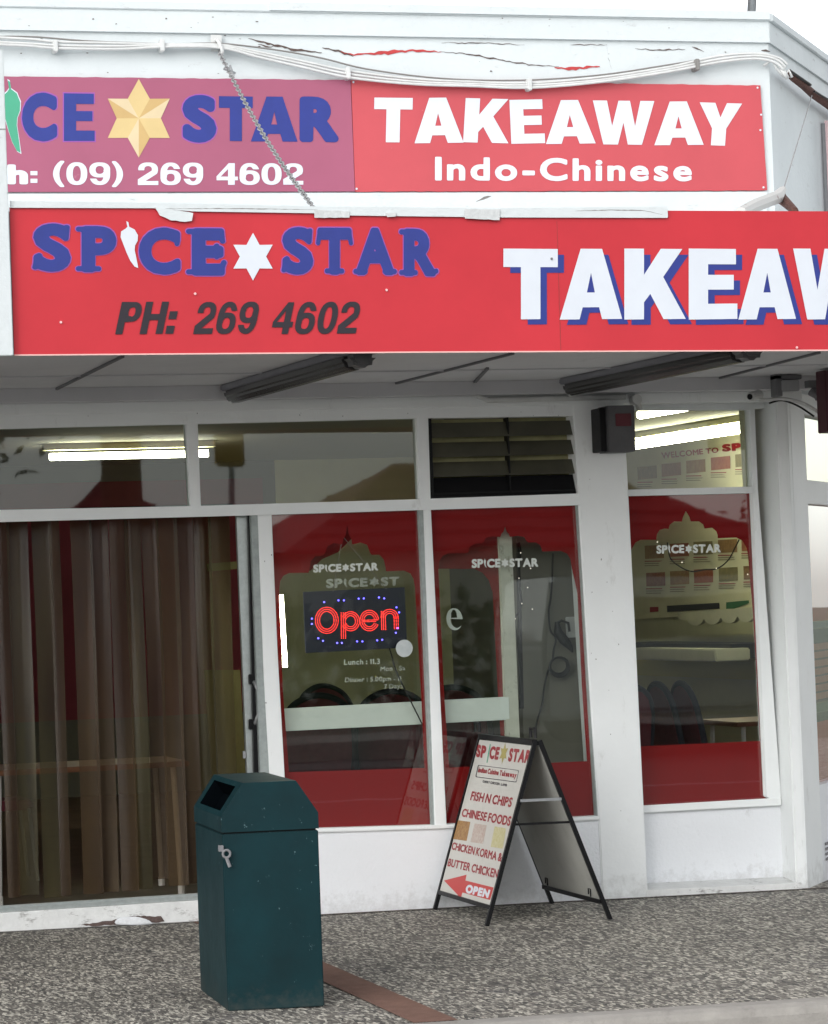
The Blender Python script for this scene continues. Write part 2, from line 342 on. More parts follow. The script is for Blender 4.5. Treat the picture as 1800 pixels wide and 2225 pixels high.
def simp(l, tol=.0035):
    out = list(l); ch = True
    while ch and len(out) > 4:
        ch = False; i = 0; keep = []
        n = len(out); skip = False
        for i in range(n):
            if skip: keep.append(out[i]); skip = False; continue
            a, b, c = (keep[-1] if keep else out[i-1]), out[i], out[(i+1) % n]
            L = math.hypot(c[0]-a[0], c[1]-a[1])
            if L > 1e-9 and abs((b[0]-a[0])*(c[1]-a[1])-(b[1]-a[1])*(c[0]-a[0]))/L < tol and L < .35: ch = True; skip = True; continue
            keep.append(b)
        out = keep
    return out
def circ(cx, cy, rx, ry=None, n=20, a0=0, a1=2*math.pi):
    ry = ry or rx; return [(cx+rx*math.cos(a0+(a1-a0)*k/n), cy+ry*math.sin(a0+(a1-a0)*k/n)) for k in range(n)]
# exact block capitals (unit cap height, loops; first outer, then holes)
BLOCK = {
 ':': (.26, [[(0, .02), (.24, .02), (.24, .27), (0, .27)], ]),
 'T': (.78, [[(0, 1), (.78, 1), (.78, .74), (.53, .74), (.53, 0), (.25, 0), (.25, .74), (0, .74)]]),
 'A': (.90, [[(.30, 1), (.61, 1), (.90, 0), (.61, 0), (.565, .17), (.33, .17), (.285, 0), (0, 0)], [(.39, .38), (.505, .38), (.45, .66)]]),
 'K': (.88, [[(0, 1), (.28, 1), (.28, .63), (.52, 1), (.83, 1), (.555, .60), (.88, 0), (.56, 0), (.37, .36), (.28, .24), (.28, 0), (0, 0)]]),
 'E': (.68, [[(0, 1), (.66, 1), (.66, .78), (.27, .78), (.27, .63), (.63, .63), (.63, .42), (.27, .42), (.27, .22), (.68, .22), (.68, 0), (0, 0)]]),
 'W': (1.18, [[(0, 1), (.27, 1), (.38, .42), (.49, 1), (.71, 1), (.82, .42), (.91, 1), (1.18, 1), (.96, 0), (.69, 0), (.595, .50), (.50, 0), (.22, 0)]]),
 'Y': (.84, [[(0, 1), (.31, 1), (.43, .66), (.54, 1), (.84, 1), (.56, .40), (.56, 0), (.28, 0), (.28, .40)]]),
}
CACHE = {}
def char_shape(ch, bold, style):
    """-> (width, y0, y1, groups of loops at unit cap height)"""
    key = (ch, round(bold, 4), style)
    if key in CACHE: return CACHE[key]
    if ch == ':':
        r = (.24, [[[(0, .0), (.24, .0), (.24, .25), (0, .25)]], [[(0, .45), (.24, .45), (.24, .70), (0, .70)]]])
    elif ch == '1':
        r = (.32, [[[(.11, 0), (.32, 0), (.32, 1), (.17, 1), (0, .82), (0, .66), (.11, .73)]]])
    elif style == 'block' and ch in BLOCK:
        wd, loops = BLOCK[ch]; r = (wd, [[list(l) for l in loops]])
    elif ch == '*':
        l = []
        for k in range(12):
            rr = .62 if k % 2 == 0 else .62/math.sqrt(3)
            l.append((.55+rr*.9*math.sin(k*math.pi/6), .5+rr*math.cos(k*math.pi/6)))
        r = (1.1, [[l]])
    elif ch == '!':     # the chilli that stands for the I
        l = [(.13, 1.12), (.17, 1.12), (.19, .98), (.28, .90), (.32, .75), (.27, .50), (.28, .30), (.36, .05), (.42, -.04), (.33, -.04), (.20, .12), (.09, .35), (.03, .60), (.03, .82), (.09, .93), (.14, .97)]
        r = (.40, [[l]])
    elif style == 'helv' and ch in '0269P4H':
        if ch == '4': r = (.63, [[[(.36, 1), (.54, 1), (.54, .38), (.63, .38), (.63, .21), (.54, .21), (.54, 0), (.34, 0), (.34, .21), (0, .21), (0, .39)], [(.34, .38), (.34, .73), (.12, .38)]]])
        elif ch == 'H': r = (.68, [[[(0, 0), (0, 1), (.21, 1), (.21, .62), (.47, .62), (.47, 1), (.68, 1), (.68, 0), (.47, 0), (.47, .43), (.21, .43), (.21, 0)]]])
        else:
            xs = np.arange(-.06, .72, .015); ys = np.arange(-.06, 1.08, .015); X, Yg = np.meshgrid(xs, ys)
            if ch == '9': X, Yg = .60-X, 1-Yg
            sup = lambda cx, cy, rx, ry, n_=2.35: ((np.abs((X-cx)/rx)**n_+np.abs((Yg-cy)/ry)**n_)**(1/n_)-1)*min(rx, ry)
            ring = lambda cx, cy, rx, ry, t: np.maximum(sup(cx, cy, rx, ry), -sup(cx, cy, rx-t, ry-t*.9))
            rect = lambda x0, y0, x1, y1: np.maximum(np.maximum(x0-X, X-x1), np.maximum(y0-Yg, Yg-y1))
            if ch == '0': Fv = ring(.30, .5, .30, .51, .185)
            elif ch in '69':
                Fv = np.minimum(ring(.30, .33, .30, .34, .18), np.maximum(np.maximum(ring(.30, .5, .30, .51, .185), .33-Yg), -rect(.30, -1, 2, .72)))
            elif ch == '2':
                top = np.maximum(ring(.30, .70, .29, .31, .18), -rect(-1, -1, .28, .66)); top = np.maximum(top, -rect(-1, -1, .42, .60)); top = np.maximum(top, .50-Yg)
                dx, dy = -.42, -.40; t = np.clip(((X-.47)*dx+(Yg-.56)*dy)/(dx*dx+dy*dy), 0, 1); dg = np.hypot(X-.47-t*dx, Yg-.56-t*dy)-.105
                Fv = np.minimum(np.minimum(top, np.maximum(dg, -Yg)), rect(0, 0, .60, .18)); Fv = np.maximum(Fv, -X-.0)
            else:
                Fv = np.minimum(rect(0, 0, .21, 1), np.maximum(np.minimum(ring(.36, .69, .28, .31, .18), np.minimum(rect(.1, .82, .36, 1), rect(.1, .38, .36, .56))), .1-X))
            if ch == '9': X, Yg = np.meshgrid(xs, ys)
            lps = contours(Fv, xs, ys); mnx = min(p[0] for l in lps for p in l); mxx = max(p[0] for l in lps for p in l)
            r = (mxx-mnx, regroup([[(p[0]-mnx, p[1]) for p in l] for l in lps]))
    else:
        seg = glyph_loops(ch)/.69
        if len(seg) == 0: CACHE[key] = (.35, []); return CACHE[key]
        mn = seg.reshape(-1, 2).min(0); mx = seg.reshape(-1, 2).max(0)
        b = bold if style != 'cooper' else bold
        pad = b+.22
        step = .02 if bold < .04 else .022
        xs = np.arange(mn[0]-pad, mx[0]+pad, step); ys = np.arange(mn[1]-pad, mx[1]+pad, step)
        X, Yg = np.meshgrid(xs, ys); Fv = sdf(seg, X, Yg) - b
        if style.startswith('cooper'):
            ex = .0 if style == 'cooper' else float(style[6:])
            def cap(x0, y0, x1, y1, rad):
                dx, dy = x1-x0, y1-y0; L2 = dx*dx+dy*dy+1e-9; t = np.clip(((X-x0)*dx+(Yg-y0)*dy)/L2, 0, 1)
                return np.hypot(X-x0-t*dx, Yg-y0-t*dy)-rad-ex
            x0, y0 = mn; x1, y1 = mx; q = .062
            ser = {'P': [(x0-.15, .01, x0+.30, .01), (x0-.15, .99, x0+.1, .99)], 'E': [(x0-.15, .01, x0+.1, .01), (x0-.15, .99, x0+.1, .99), (x1-.02, .02, x1+.06, .24), (x1-.02, .98, x1+.03, .76), (x1-.10, .38, x1-.10, .64)],
                   'T': [(x0-.01, .97, x0-.06, .70), (x1+.01, .97, x1+.06, .70), ((x0+x1)/2-.22, .01, (x0+x1)/2+.22, .01)], 'A': [(x0-.10, .01, x0+.20, .01), (x1-.20, .01, x1+.10, .01)],
                   'R': [(x0-.15, .01, x0+.26, .01), (x0-.15, .99, x0+.1, .99), (x1-.03, .01, x1+.09, .05)], 'S': [(x0+.03, .30, x0-.04, .02), (x1-.02, .72, x1+.0, .99)], 'C': [(x1-.02, .95, x1-.01, .68)]}.get(ch, [])
            for a in ser: Fv = np.minimum(Fv, cap(*a, q))
        lps = contours(Fv, xs, ys)
        allp = [p for l in lps for p in l]; mnx = min(p[0] for p in allp); mxx = max(p[0] for p in allp)
        base = (mn[0]-bold) if style == '' else mnx
        r = (mxx-mnx, regroup([[(p[0]-mnx, p[1]) for p in l] for l in lps]))
    CACHE[key] = r; return r
def layout(txt, bold=.03, gap=.10, style='', space=.38, jitter=0):
    x = 0; out = []
    for i, ch in enumerate(txt):
        if ch == ' ': x += space; continue
        wd, gs = char_shape(ch, bold, style)
        a = jitter*(1 if i % 2 else -1)
        for g in gs:
            ng = []
            for l in g:
                q = []
                for px, py in l:
                    dx, dy = px-wd/2, py-.5
                    q.append((x+wd/2+dx*math.cos(a)-dy*math.sin(a), .5+dx*math.sin(a)+dy*math.cos(a)))
                ng.append(q)
            out.append(ng)
        x += wd+gap
    return out
def map_quad(groups, quad, box=None, ybox=None):
    """fit the text's box to a quad TL,TR,BR,BL of 3-D points; ybox: which unit heights lie on the quad's bottom/top"""
    P = [p for g in groups for l in g for p in l]
    x0, x1 = (min(p[0] for p in P), max(p[0] for p in P)) if not box else box
    y0, y1 = (min(p[1] for p in P), max(p[1] for p in P)) if not ybox else ybox
    TL, TR, BR, BL = [Vector(q) for q in quad]
    def f(p):
        a = (p[0]-x0)/(x1-x0); b = (p[1]-y0)/(y1-y0)
        return (BL*(1-a)+BR*a)*(1-b)+(TL*(1-a)+TR*a)*b
    return [[[f(p) for p in l] for l in g] for g in groups]
def lettering(name, txt, mat, quad, parent=None, off=(0, 0, 0), bold=.03, gap=.10, style='', space=.38, jitter=0, ybox=None, shear=0, dup_shift=None, box=None):
    g = layout(txt, bold, gap, style, space, jitter)
    if shear: g = [[[(p[0]+shear*p[1], p[1]) for p in l] for l in q] for q in g]
    g3 = map_quad(g, quad, box, ybox)
    o = Vector(off); g3 = [[[p+o for p in l] for l in q] for q in g3]
    return poly_obj(name, mat, g3, parent)
def qy(pts, y): return [PY(u, v, y) for u, v in pts]

# ------------------------------------------------------------------ ground
def strip_sheet(name, mat, x0, x1, y0, y1, dz=0., side=0):
    b = MB()
    P = lambda x, y, z=0: (x, y, gz(x)+dz+z)
    b.face([P(x0, y0), P(x1, y0), P(x1, y1), P(x0, y1)])
    o = b.build(name, mat); tag(o, kind='structure'); return o
KY = -4.38
b = MB(); P = lambda x, y, z=0: (x, y, gz(x)+z)
b.face([P(-30, KY), P(40, KY), P(40, .25), P(40, 14), P(6.6, 14), P(6.6, .25), P(-30, .25)])
tag(b.build('pavement', aggregate), kind='structure')
b = MB(); X0, X1 = 3.232, 3.418
b.face([(X0, KY, gz(X0)+.004), (X1, KY, gz(X1)+.004), (X1, .0, gz(X1)+.004), (X0, .0, gz(X0)+.004)])
tag(b.build('paver_strip', brick_p), kind='structure')
b = MB(); prof = [(KY, .002), (KY-.10, .002), (KY-.135, -.012), (KY-.15, -.04), (KY-.16, -.14), (KY-.16, -.3), (KY, -.3)]
b.hexa([(-30, y, gz(-30)+z) for y, z in prof], [(40, y, gz(40)+z) for y, z in prof])
kb = tag(b.build('kerb', concrete), kind='structure')
b = MB(); P = lambda x, y, z=0: (x, y, gz(x)-.14+z)
b.face([P(-60, -19.0), P(60, -19.0), P(60, KY-.15), P(-60, KY-.15)]); tag(b.build('road', asphalt), kind='structure')
grass_m = M('verge_grass', (.15, .16, .12), .95, var=.5, vscale=8)
b = MB(); b.face([(-250, -260, -.5), (250, -260, -.5), (250, 200, -.6), (-250, 200, -.6)]); tag(b.build('ground', grass_m), kind='structure')
b = MB(); b.box(-60, 60, -21, -19, -.8, .02); tag(b.build('far_pavement', concrete), kind='structure')
b = MB(); b.box(-80, 80, -60, -21, -.9, .0); tag(b.build('far_verge', grass_m), kind='structure')
# stained mortar line where the pavement meets the shop
b = MB()
for x in range(-3, 7):
    b.face([(x, -.045, gz(x)+.004), (x+1, -.045, gz(x+1)+.004), (x+1, .0, gz(x+1)+.004), (x, .0, gz(x)+.004)])
tag(b.build('pavement_joint', pebble_edge), kind='structure')

# ------------------------------------------------------------------ the shop building
shop = thing('shop_building', 'white painted corner takeaway shop with red windows and a flat street canopy', 'shop', (4, 0, 0))
SOF = 2.90; FY = -2.9
# upper wall, cap, boards
b = MB(); CX, CY = 6.79, 0.
cdx, cdy = .588, .809; nx, ny = .809, -.588         # chamfer direction and its outward normal
def ch(s, o=0., z=0.): return Vector((CX+.03+cdx*s+nx*o, cdy*s+ny*o, z))
TOPZ = 4.99
b.box(-12, CX, 0, .25, 2.81, TOPZ)
b.prism([(CX, 0, 2.81), (CX, 0, TOPZ), (CX+cdx*9, cdy*9, TOPZ), (CX+cdx*9, cdy*9, 2.81)], (-nx*.25, -ny*.25, 0))
b.build('upper_wall', white_up, shop)
b = MB(); b.hexa([(-12, -.035, 4.955), (CX+.02, -.035, 4.955), (CX+cdx*9+.03, cdy*9-.02, 4.955), (CX+cdx*9-.2, cdy*9+.13, 4.955), (CX-.1, .16, 4.955), (-12, .3, 4.955)],
                 [(-12, -.035, 5.0), (CX+.02, -.035, 5.0), (CX+cdx*9+.03, cdy*9-.02, 5.0), (CX+cdx*9-.2, cdy*9+.13, 5.0), (CX-.1, .16, 5.0), (-12, .3, 5.0)])
pcap = b.build('parapet_cap', white_up, shop, bevel=.004)
b = MB(); p0 = PY(586, 10, -.045); b.box(p0.x, CX+.0, -.047, -.036, 4.962, 5.008); b.build('cap_flashing', white_up, shop)
b = MB(); za = PY(0, 62, -.02).z; zb = PY(1615, 93, -.02).z; zm = (za+zb)/2
b.box(-12, CX+.0, -.022, .0, zm, 4.955); b.prism([(CX+.004, -.02, zm), (CX+.004, -.02, 4.955), (CX+cdx*9+.02, cdy*9-.02, 4.955), (CX+cdx*9+.02, cdy*9-.02, zm)], (-.02, .02, 0))
b.build('frieze_board', white_up, shop)
# ragged lower edge of the second board and its peeling
def ragged(pts, amp, step=9):
    out = []
    for i in range(len(pts)-1):
        (u0_, v0_), (u1_, v1_) = pts[i], pts[i+1]; n = max(1, int(math.hypot(u1_-u0_, v1_-v0_)/step))
        for k in range(n): out.append((u0_+(u1_-u0_)*k/n+random.uniform(-amp, amp)*.5, v0_+(v1_-v0_)*k/n+random.uniform(-amp, amp)))
    out.append(pts[-1]); return out
def patch(name, mat, line, wd, y, parent, amp=1.5, taper=True):
    up, dn = [], []
    l = ragged(line, amp, 7); n = len(l)
    for i, (u, v) in enumerate(l):
        k = math.sin(math.pi*i/(n-1)) if taper else 1
        ww = wd*(.25+k)*random.uniform(.4, 1.1)
        up.append((u, v-ww/2)); dn.append((u+.01, v+ww/2))
    return poly_obj(name, mat, [[qy(up+dn[::-1], y)]], parent)
for nm, mt, ln, wd in [('flaking_paint', peel_dk, [(540, 84), (575, 92), (640, 108), (700, 114)], 5), ('flaking_paint', peel_dk, [(560, 96), (590, 102), (600, 96)], 4), ('flaking_paint', peel_dk, [(700, 104), (735, 110), (768, 122)], 5),
                       ('red_undercoat', peel_red, [(740, 112), (770, 119), (800, 117), (850, 113), (905, 109), (960, 112)], 6.5), ('flaking_paint', peel_dk, [(955, 111), (1020, 117), (1080, 128), (1150, 140), (1215, 144)], 2.6),
                       ('red_undercoat', peel_red, [(1205, 147), (1245, 149), (1304, 144)], 7), ('flaking_paint', peel_dk, [(1318, 98), (1322, 125), (1330, 150)], 2.5), ('flaking_paint', peel_dk, [(1240, 98), (1320, 96)], 2),
                       ('flaking_paint', peel_dk, [(960, 92), (1040, 93), (1100, 95), (1140, 97)], 1.8), ('flaking_paint', peel_dk, [(1380, 105), (1420, 108), (1490, 107)], 2.4), ('flaking_paint', peel_dk, [(1505, 102), (1530, 112)], 3), ('flaking_paint', peel_dk, [(1655, 108), (1675, 112)], 5)]:
    patch(nm, mt, ln, wd, -.0035, shop)
for k in range(46):
    u = random.uniform(40, 1640); v = random.choice([random.uniform(72, 160), random.uniform(35, 60), random.uniform(422, 444)])
    yy = -.024 if v < 62 else -.0035
    r = random.uniform(.8, 2.4)
    poly_obj('paint_chip', random.choice([peel_dk, peel_dk, cable_g]), [[qy([(u+random.uniform(.5, 1.4)*r*math.cos(a)*random.choice([1, 2]), v+random.uniform(.4, 1)*r*math.sin(a)) for a in [0, 1, 2, 3, 4, 5]], yy)]], shop)
for k in range(26):
    u, v = random.choice([(random.uniform(1266, 1375), random.uniform(1000, 1930)), (random.uniform(575, 600), random.uniform(1150, 1650)), (random.uniform(20, 1240), random.uniform(892, 905))])
    r = random.uniform(.6, 1.5); poly_obj('paint_chip', random.choice([cable_g, grey_box]), [[qy([(u+random.uniform(.5, 1.2)*r*math.cos(a), v+random.uniform(.5, 2.2)*r*math.sin(a)) for a in [0, 1, 2, 3, 4, 5]], -.0345 if v < 950 else -.0095)]], shop)
# white ledge board between upper signs and canopy
b = MB(); b.pxprism([(-80, 421), (1668, 416), (1668, 470), (-80, 470)], -.018, .017); b.build('ledge_board', white_up, shop)
# roof / canopy
b = MB(); b.hexa([(-12, FY+.05, SOF), (9.5, FY+.05, SOF), (9.5, -.001, SOF), (-12, -.001, SOF)], [(-12, FY+.05, SOF+.06), (9.5, FY+.05, SOF+.06), (9.5, -.001, SOF+.06), (-12, -.001, SOF+.06)])
b.box(6.79, 9.5, 0, 2.6, SOF, SOF+.02)
sof = b.build('canopy_soffit', soffit_m, shop)
b = MB(); b.box(-12, 9.5, FY+.02, FY+.12, 2.84, 3.47); b.box(-12, 9.5, FY+.12, -.0, 3.40, 3.43); b.build('canopy_fascia', white_up, shop)
def batten(a, c, wdt=.014):
    b = MB(); b.hexa([(a.x-wdt, a.y, SOF-.012), (a.x+wdt, a.y, SOF-.012), (c.x+wdt, c.y, SOF-.012), (c.x-wdt, c.y, SOF-.012)], [(a.x-wdt, a.y, SOF-.0005), (a.x+wdt, a.y, SOF-.0005), (c.x+wdt, c.y, SOF-.0005), (c.x-wdt, c.y, SOF-.0005)])
    b.build('soffit_batten', soffit_line, sof)
for p_, q_ in [((111, 851), (267, 774)), ((845, 837), (1115, 768)), ((1535, 829), (1781, 766)), ((1025, 838), (1060, 800))]:
    a_, c_ = PZ(*p_, SOF-.006), PZ(*q_, SOF-.006)
    batten(a_, Vector((c_.x, max(c_.y, FY+.13), 0)), .008)
b = MB(); b.box(-12, 6.8, -.95, -.94, SOF-.008, SOF-.0005); b.box(-12, 9, -.14, 0.0, 2.825, SOF-.001); b.build('wall_plate', soffit_m, sof)

# --- facade members (front face seen at these points of the photo)
b = MB()
b.box(-12, 6.9, -.03, .09, PY(477, 882, -.03).z-.028, 2.825)
b.build('head_moulding', white, shop, bevel=.004)
b = MB(); b.pxprism([(-700, 880), (1350, 872), (1352, 902), (892, 909), (-60, 933), (-700, 950)], 0, .1); b.build('head_beam', white, shop, bevel=.003)
b = MB(); b.pxprism([(-700, 1135), (-60, 1109), (418, 1099.5), (892, 1085), (1262, 1072), (1262, 1097), (590, 1117.5), (-60, 1135), (-700, 1160)], -.006, .1); b.build('transom_bar', white, shop, bevel=.003)
b = MB(); b.pxprism([(-700, 1128), (-60, 1128), (590, 1112), (1262, 1092), (1262, 1097.5), (590, 1118.5), (-60, 1136), (-700, 1136)], -.02, .012); b.build('drip_mould', white, shop)
b = MB(); b.pxprism([(405, 915), (430, 915), (437, 1102), (415, 1102)], .002, .09); b.build('mullion', white, shop, bevel=.003)
b = MB(); b.pxprism([(906, 902), (931, 902), (936.5, 1088), (913, 1088)], .002, .09); b.build('mullion', white, shop, bevel=.003)
b = MB(); b.pxprism([(921, 1095), (936.5, 1095), (971.5, 1798), (946, 1798)], -.004, .1); b.build('mullion', white, shop, bevel=.004)
b = MB(); b.pxprism([(561, 1114), (590.5, 1114), (604, 1420), (620, 1700), (634, 2010), (598, 2012), (587, 1690), (574, 1460)], -.004, .11); b.build('door_post', white, shop, bevel=.004)
b = MB(); b.pxprism([(1245, 868), (1356, 864), (1379, 1319), (1399, 1738), (1411, 1985), (1312, 1990), (1301.5, 1773), (1281, 1470), (1258.5, 1098)], -.008, .20); b.build('pier', white, shop, bevel=.006)
b = MB(); b.pxprism([(619, 1806), (953, 1796), (1304, 1777), (1314, 2000), (633, 2040)], .004, .2); b.build('stall_riser', wall_low, shop)
b = MB(); b.pxprism([(617, 1803), (953, 1793), (1303, 1773.5), (1304, 1781), (953, 1801), (618, 1811)], -.02, .08); b.build('window_sill', white, shop, bevel=.003)
# recess with the right-hand window
b = MB(); RY = .19
b.pxprism([(1340, 1756), (1700, 1736), (1737, 1960), (1345, 1980)], RY, .08); b.build('recess_panel', wall_low, shop)
b = MB(); b.pxprism([(1380, 1752), (1698, 1734), (1699, 1750), (1380, 1767.5)], RY-.035, .03); b.build('window_sill', white, shop, bevel=.003)
b = MB(); pL, pR = PY(1411, 1934, -.01), PY(1737, 1919, -.01)
b.hexa([(pL.x-.02, -.012, -.25), (pR.x+.02, -.012, -.25), (pR.x+.02, RY, -.25), (pL.x-.02, RY, -.25)], [(pL.x-.02, -.012, pL.z), (pR.x+.02, -.012, pR.z), (pR.x+.02, RY, pR.z+.02), (pL.x-.02, RY, pL.z+.02)])
b.build('recess_ledge', dirtywhite, shop, bevel=.004)
b = MB(); q = [(1346, 866), (1352, 868), (1364, 893), (1629, 891), (1636, 1058), (1667, 1731), (1699, 1752), (1684, 864)]
# frame round the recess: head, right stile, bar
b.pxprism([(1340, 858), (1690, 852), (1690, 884), (1629, 890), (1340, 892)], RY-.02, .08)
b.build('recess_head', white, shop, bevel=.003)
b = MB(); b.pxprism([(1629, 886), (1641, 886), (1648, 1060), (1699, 1738), (1683, 1740), (1667, 1731), (1636, 1058)], RY-.02, .08); b.build('frame_stile', white, shop, bevel=.003)
b = MB(); b.pxprism([(1345, 1064), (1640, 1057), (1641, 1071), (1345, 1078)], RY-.02, .06); b.build('transom_bar', white, shop, bevel=.003)
# corner column: reveal + front + chamfer post
b = MB()
tx, bx = PY(1684, 900, 0), PY(1737, 1919, 0)
xt, xb = (tx.x+bx.x)/2, (tx.x+bx.x)/2
b.hexa([(xb, 0, -.25), (6.822, 0, -.25), (6.822+cdx*.15, cdy*.15, -.25), (xb, .35, -.25)], [(xt-.005, 0, 2.825), (6.815, 0, 2.825), (6.815+cdx*.15, cdy*.15, 2.825), (xt-.005, .35, 2.825)])
b.build('corner_column', white, shop, bevel=.008)

def CHP(u, v, o=0.):
    return PP(u, v, ch(0, o), Vector((nx, ny, 0)))
def chbox(b, s0, s1, o0, o1, z0, z1):
    return b.hexa([ch(s0, o0, z0), ch(s1, o0, z0), ch(s1, o1, z0), ch(s0, o1, z0)], [ch(s0, o0, z1), ch(s1, o0, z1), ch(s1, o1, z1), ch(s0, o1, z1)])
def chs(p): return (Vector(p)-ch(0)).dot(Vector((cdx, cdy, 0)))
sA = chs(CHP(1768, 1360)); zt0, zt1 = CHP(1750, 1041).z, CHP(1755, 1094).z; zbot = CHP(1783, 1706).z
ztop = PY(1684, 900, 0).z+.02
b = MB(); chbox(b, .06, sA, -.12, -.001, -.3, 2.83); b.build('chamfer_post', white, shop, bevel=.004)
b = MB(); chbox(b, sA, 4.2, -.10, -.002, -.3, zbot); b.build('chamfer_riser', wall_low, shop)
b = MB(); chbox(b, sA, 4.2, -.10, -.004, zt1, zt0-.002); b.build('chamfer_transom', white, shop, bevel=.003)
b = MB(); chbox(b, sA, 4.2, -.10, -.004, ztop, 2.83); b.build('chamfer_head', white, shop)
b = MB(); chbox(b, 1.9, 2.0, -.10, -.003, zbot, zt1); chbox(b, 4.2, 9, -.2, -.002, -.3, 2.83); b.build('chamfer_pillar', white, shop)
# chamfer window
b = MB(); b.face([ch(sA, -.05, zbot), ch(1.9, -.05, zbot), ch(1.9, -.05, zt1), ch(sA, -.05, zt1)]); cw = b.build('window_pane', glass, shop)
b = MB(); b.face([ch(sA, -.05, zt0), ch(4.2, -.05, zt0), ch(4.2, -.05, ztop), ch(sA, -.05, ztop)]); b.build('transom_pane', glass_up, shop)
b = MB(); zf = CHP(1776, 1574).z; b.face([ch(sA, -.056, zbot), ch(1.9, -.056, zbot), ch(1.9, -.056, zf), ch(sA, -.056, zf)]); b.face([ch(sA+.24, -.056, zf+.6), ch(1.9, -.056, zf+.6), ch(1.9, -.056, zt1), ch(sA+.24, -.056, zt1)]); b.build('window_film', film_or, cw)
def chpanel(name, mat, v0, v1, o, s1=1.9, dz=0.):
    za_, zb_ = CHP(1768, v1).z, CHP(1768, v0).z
    b = MB(); b.face([ch(sA, o, za_), ch(s1, o, za_), ch(s1, o, zb_), ch(sA, o, zb_)]); return b.build(name, mat, shop)
chpanel('sky_reflection_panel', M('white_sky_reflection', (.70, .72, .72), .7, var=.05), 1090, 1352, -.075)  # added pale panel, white sky reflection put into its colour
chpanel('sky_panel_edge', M('grey_green_panel_edge', (.28, .34, .31), .7), 1353, 1368, -.074)  # grey-green band along the foot of the painted sky reflection
chpanel('shelf_back', M('dark_green_shelf_back', (.12, .15, .12), .8, var=.3), 1369, 1400, -.075)
for k in range(7): chpanel('tile_row', M('terracotta_tile', (.80, .34, .20), .8, var=.25, vscale=30), 1402+k*18.5, 1416+k*18.5, -.074+.0)
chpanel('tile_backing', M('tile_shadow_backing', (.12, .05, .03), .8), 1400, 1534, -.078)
chpanel('green_band', M('pale_green_band', (.25, .34, .20), .8), 1536, 1556, -.075)
chpanel('green_band', M('dull_green_band', (.16, .20, .09), .8, var=.4, vscale=20), 1557, 1578, -.075)
# small floor vent at the foot of the chamfer wall
b = MB(); zv = CHP(1798, 1850).z; sv = chs(CHP(1794, 1850))
for k in range(4): chbox(b, sv, sv+.22, .002, .008, zv-.05+k*.03, zv-.035+k*.03)
b.build('wall_vent', grey_box, shop)

# --- glazing helper: film sheet with a temple-arch opening
def arch(cx, top, sh, lx, rx, low, k=1.):
    """photo outline of the onion-dome opening; low = right then left bottom points"""
    R = [(0, 0), (3, 16), (7, 22), (9, 32), (24, 29), (36, 33), (41, 46), (44, 50), (58, 50), (66, 58), (69, 70), (70, 78)]
    right = [(x*k, top+y*(sh-top)/78) for x, y in R]
    left = [(-x, y) for x, y in right[1:]][::-1]
    return [(lx, sh+38), (lx+2, sh+20), (lx+9, sh+8), (lx+22, sh+2)]+[(cx+x, y-.02*x) for x, y in left+right]+[(rx-24, sh-3), (rx-10, sh+3), (rx-3, sh+15), (rx, sh+34)]+low
def pane_obj(name, mat, px, y, parent): return poly_obj(name, mat, [[qy(px, y)]], parent)
def film_obj(outer, inner, y, parent, mat=film): return poly_obj('window_film', mat, [[qy(outer, y), qy(inner, y)]], parent)

GY = .05
# transom lights
t1 = pane_obj('transom_pane', glass_up, [(-700, 925), (406, 915), (416, 1104), (-700, 1130)], GY, shop)
t2 = pane_obj('transom_pane', glass_up, [(430, 915), (908, 905), (914, 1088), (436, 1102)], GY+.001, shop)
# window one
w1 = pane_obj('window_pane', glass, [(588, 1110), (925, 1098), (948, 1800), (622, 1808)], GY, shop)
in1 = arch(755, 1142, 1243, 607, 902, [(915, 1500), (923, 1669), (628, 1678), (615, 1500)], 1.2)
film_obj([(588, 1112), (911, 1102), (942, 1799), (620, 1808)], in1, GY+.006, w1)
b = MB(); b.pxprism([(911, 1100), (921, 1100), (946, 1797), (940, 1797)], .01, .05); b.build('glazing_bead', alu_d, w1)
lettering('window_lettering', 'SP!CE*STAR', etch, qy([(681, 1226), (822, 1222), (822, 1240), (681, 1245)], GY-.003), w1, bold=.075, gap=.05)
# window two
w2 = pane_obj('window_pane', glass, [(934, 1098), (1262, 1090), (1305, 1778), (968, 1798)], GY+.0015, shop)
in2 = arch(1098, 1144, 1200, 953, 1243, [(1255, 1288), (1265, 1491), (1276, 1654), (976, 1668), (965, 1500)], 1.15)
film_obj([(936, 1103), (1256, 1095), (1299, 1776), (970, 1794)], in2, GY+.0065, w2)
b = MB(); b.pxprism([(1256, 1096), (1262, 1096), (1306, 1775), (1297, 1775)], .01, .05); b.build('glazing_bead', alu_d, w2)
lettering('window_lettering', 'SP!CE*STAR', etch, qy([(1025.5, 1214), (1170, 1212), (1170, 1232), (1025.5, 1235)], GY-.002), w2, bold=.075, gap=.05)
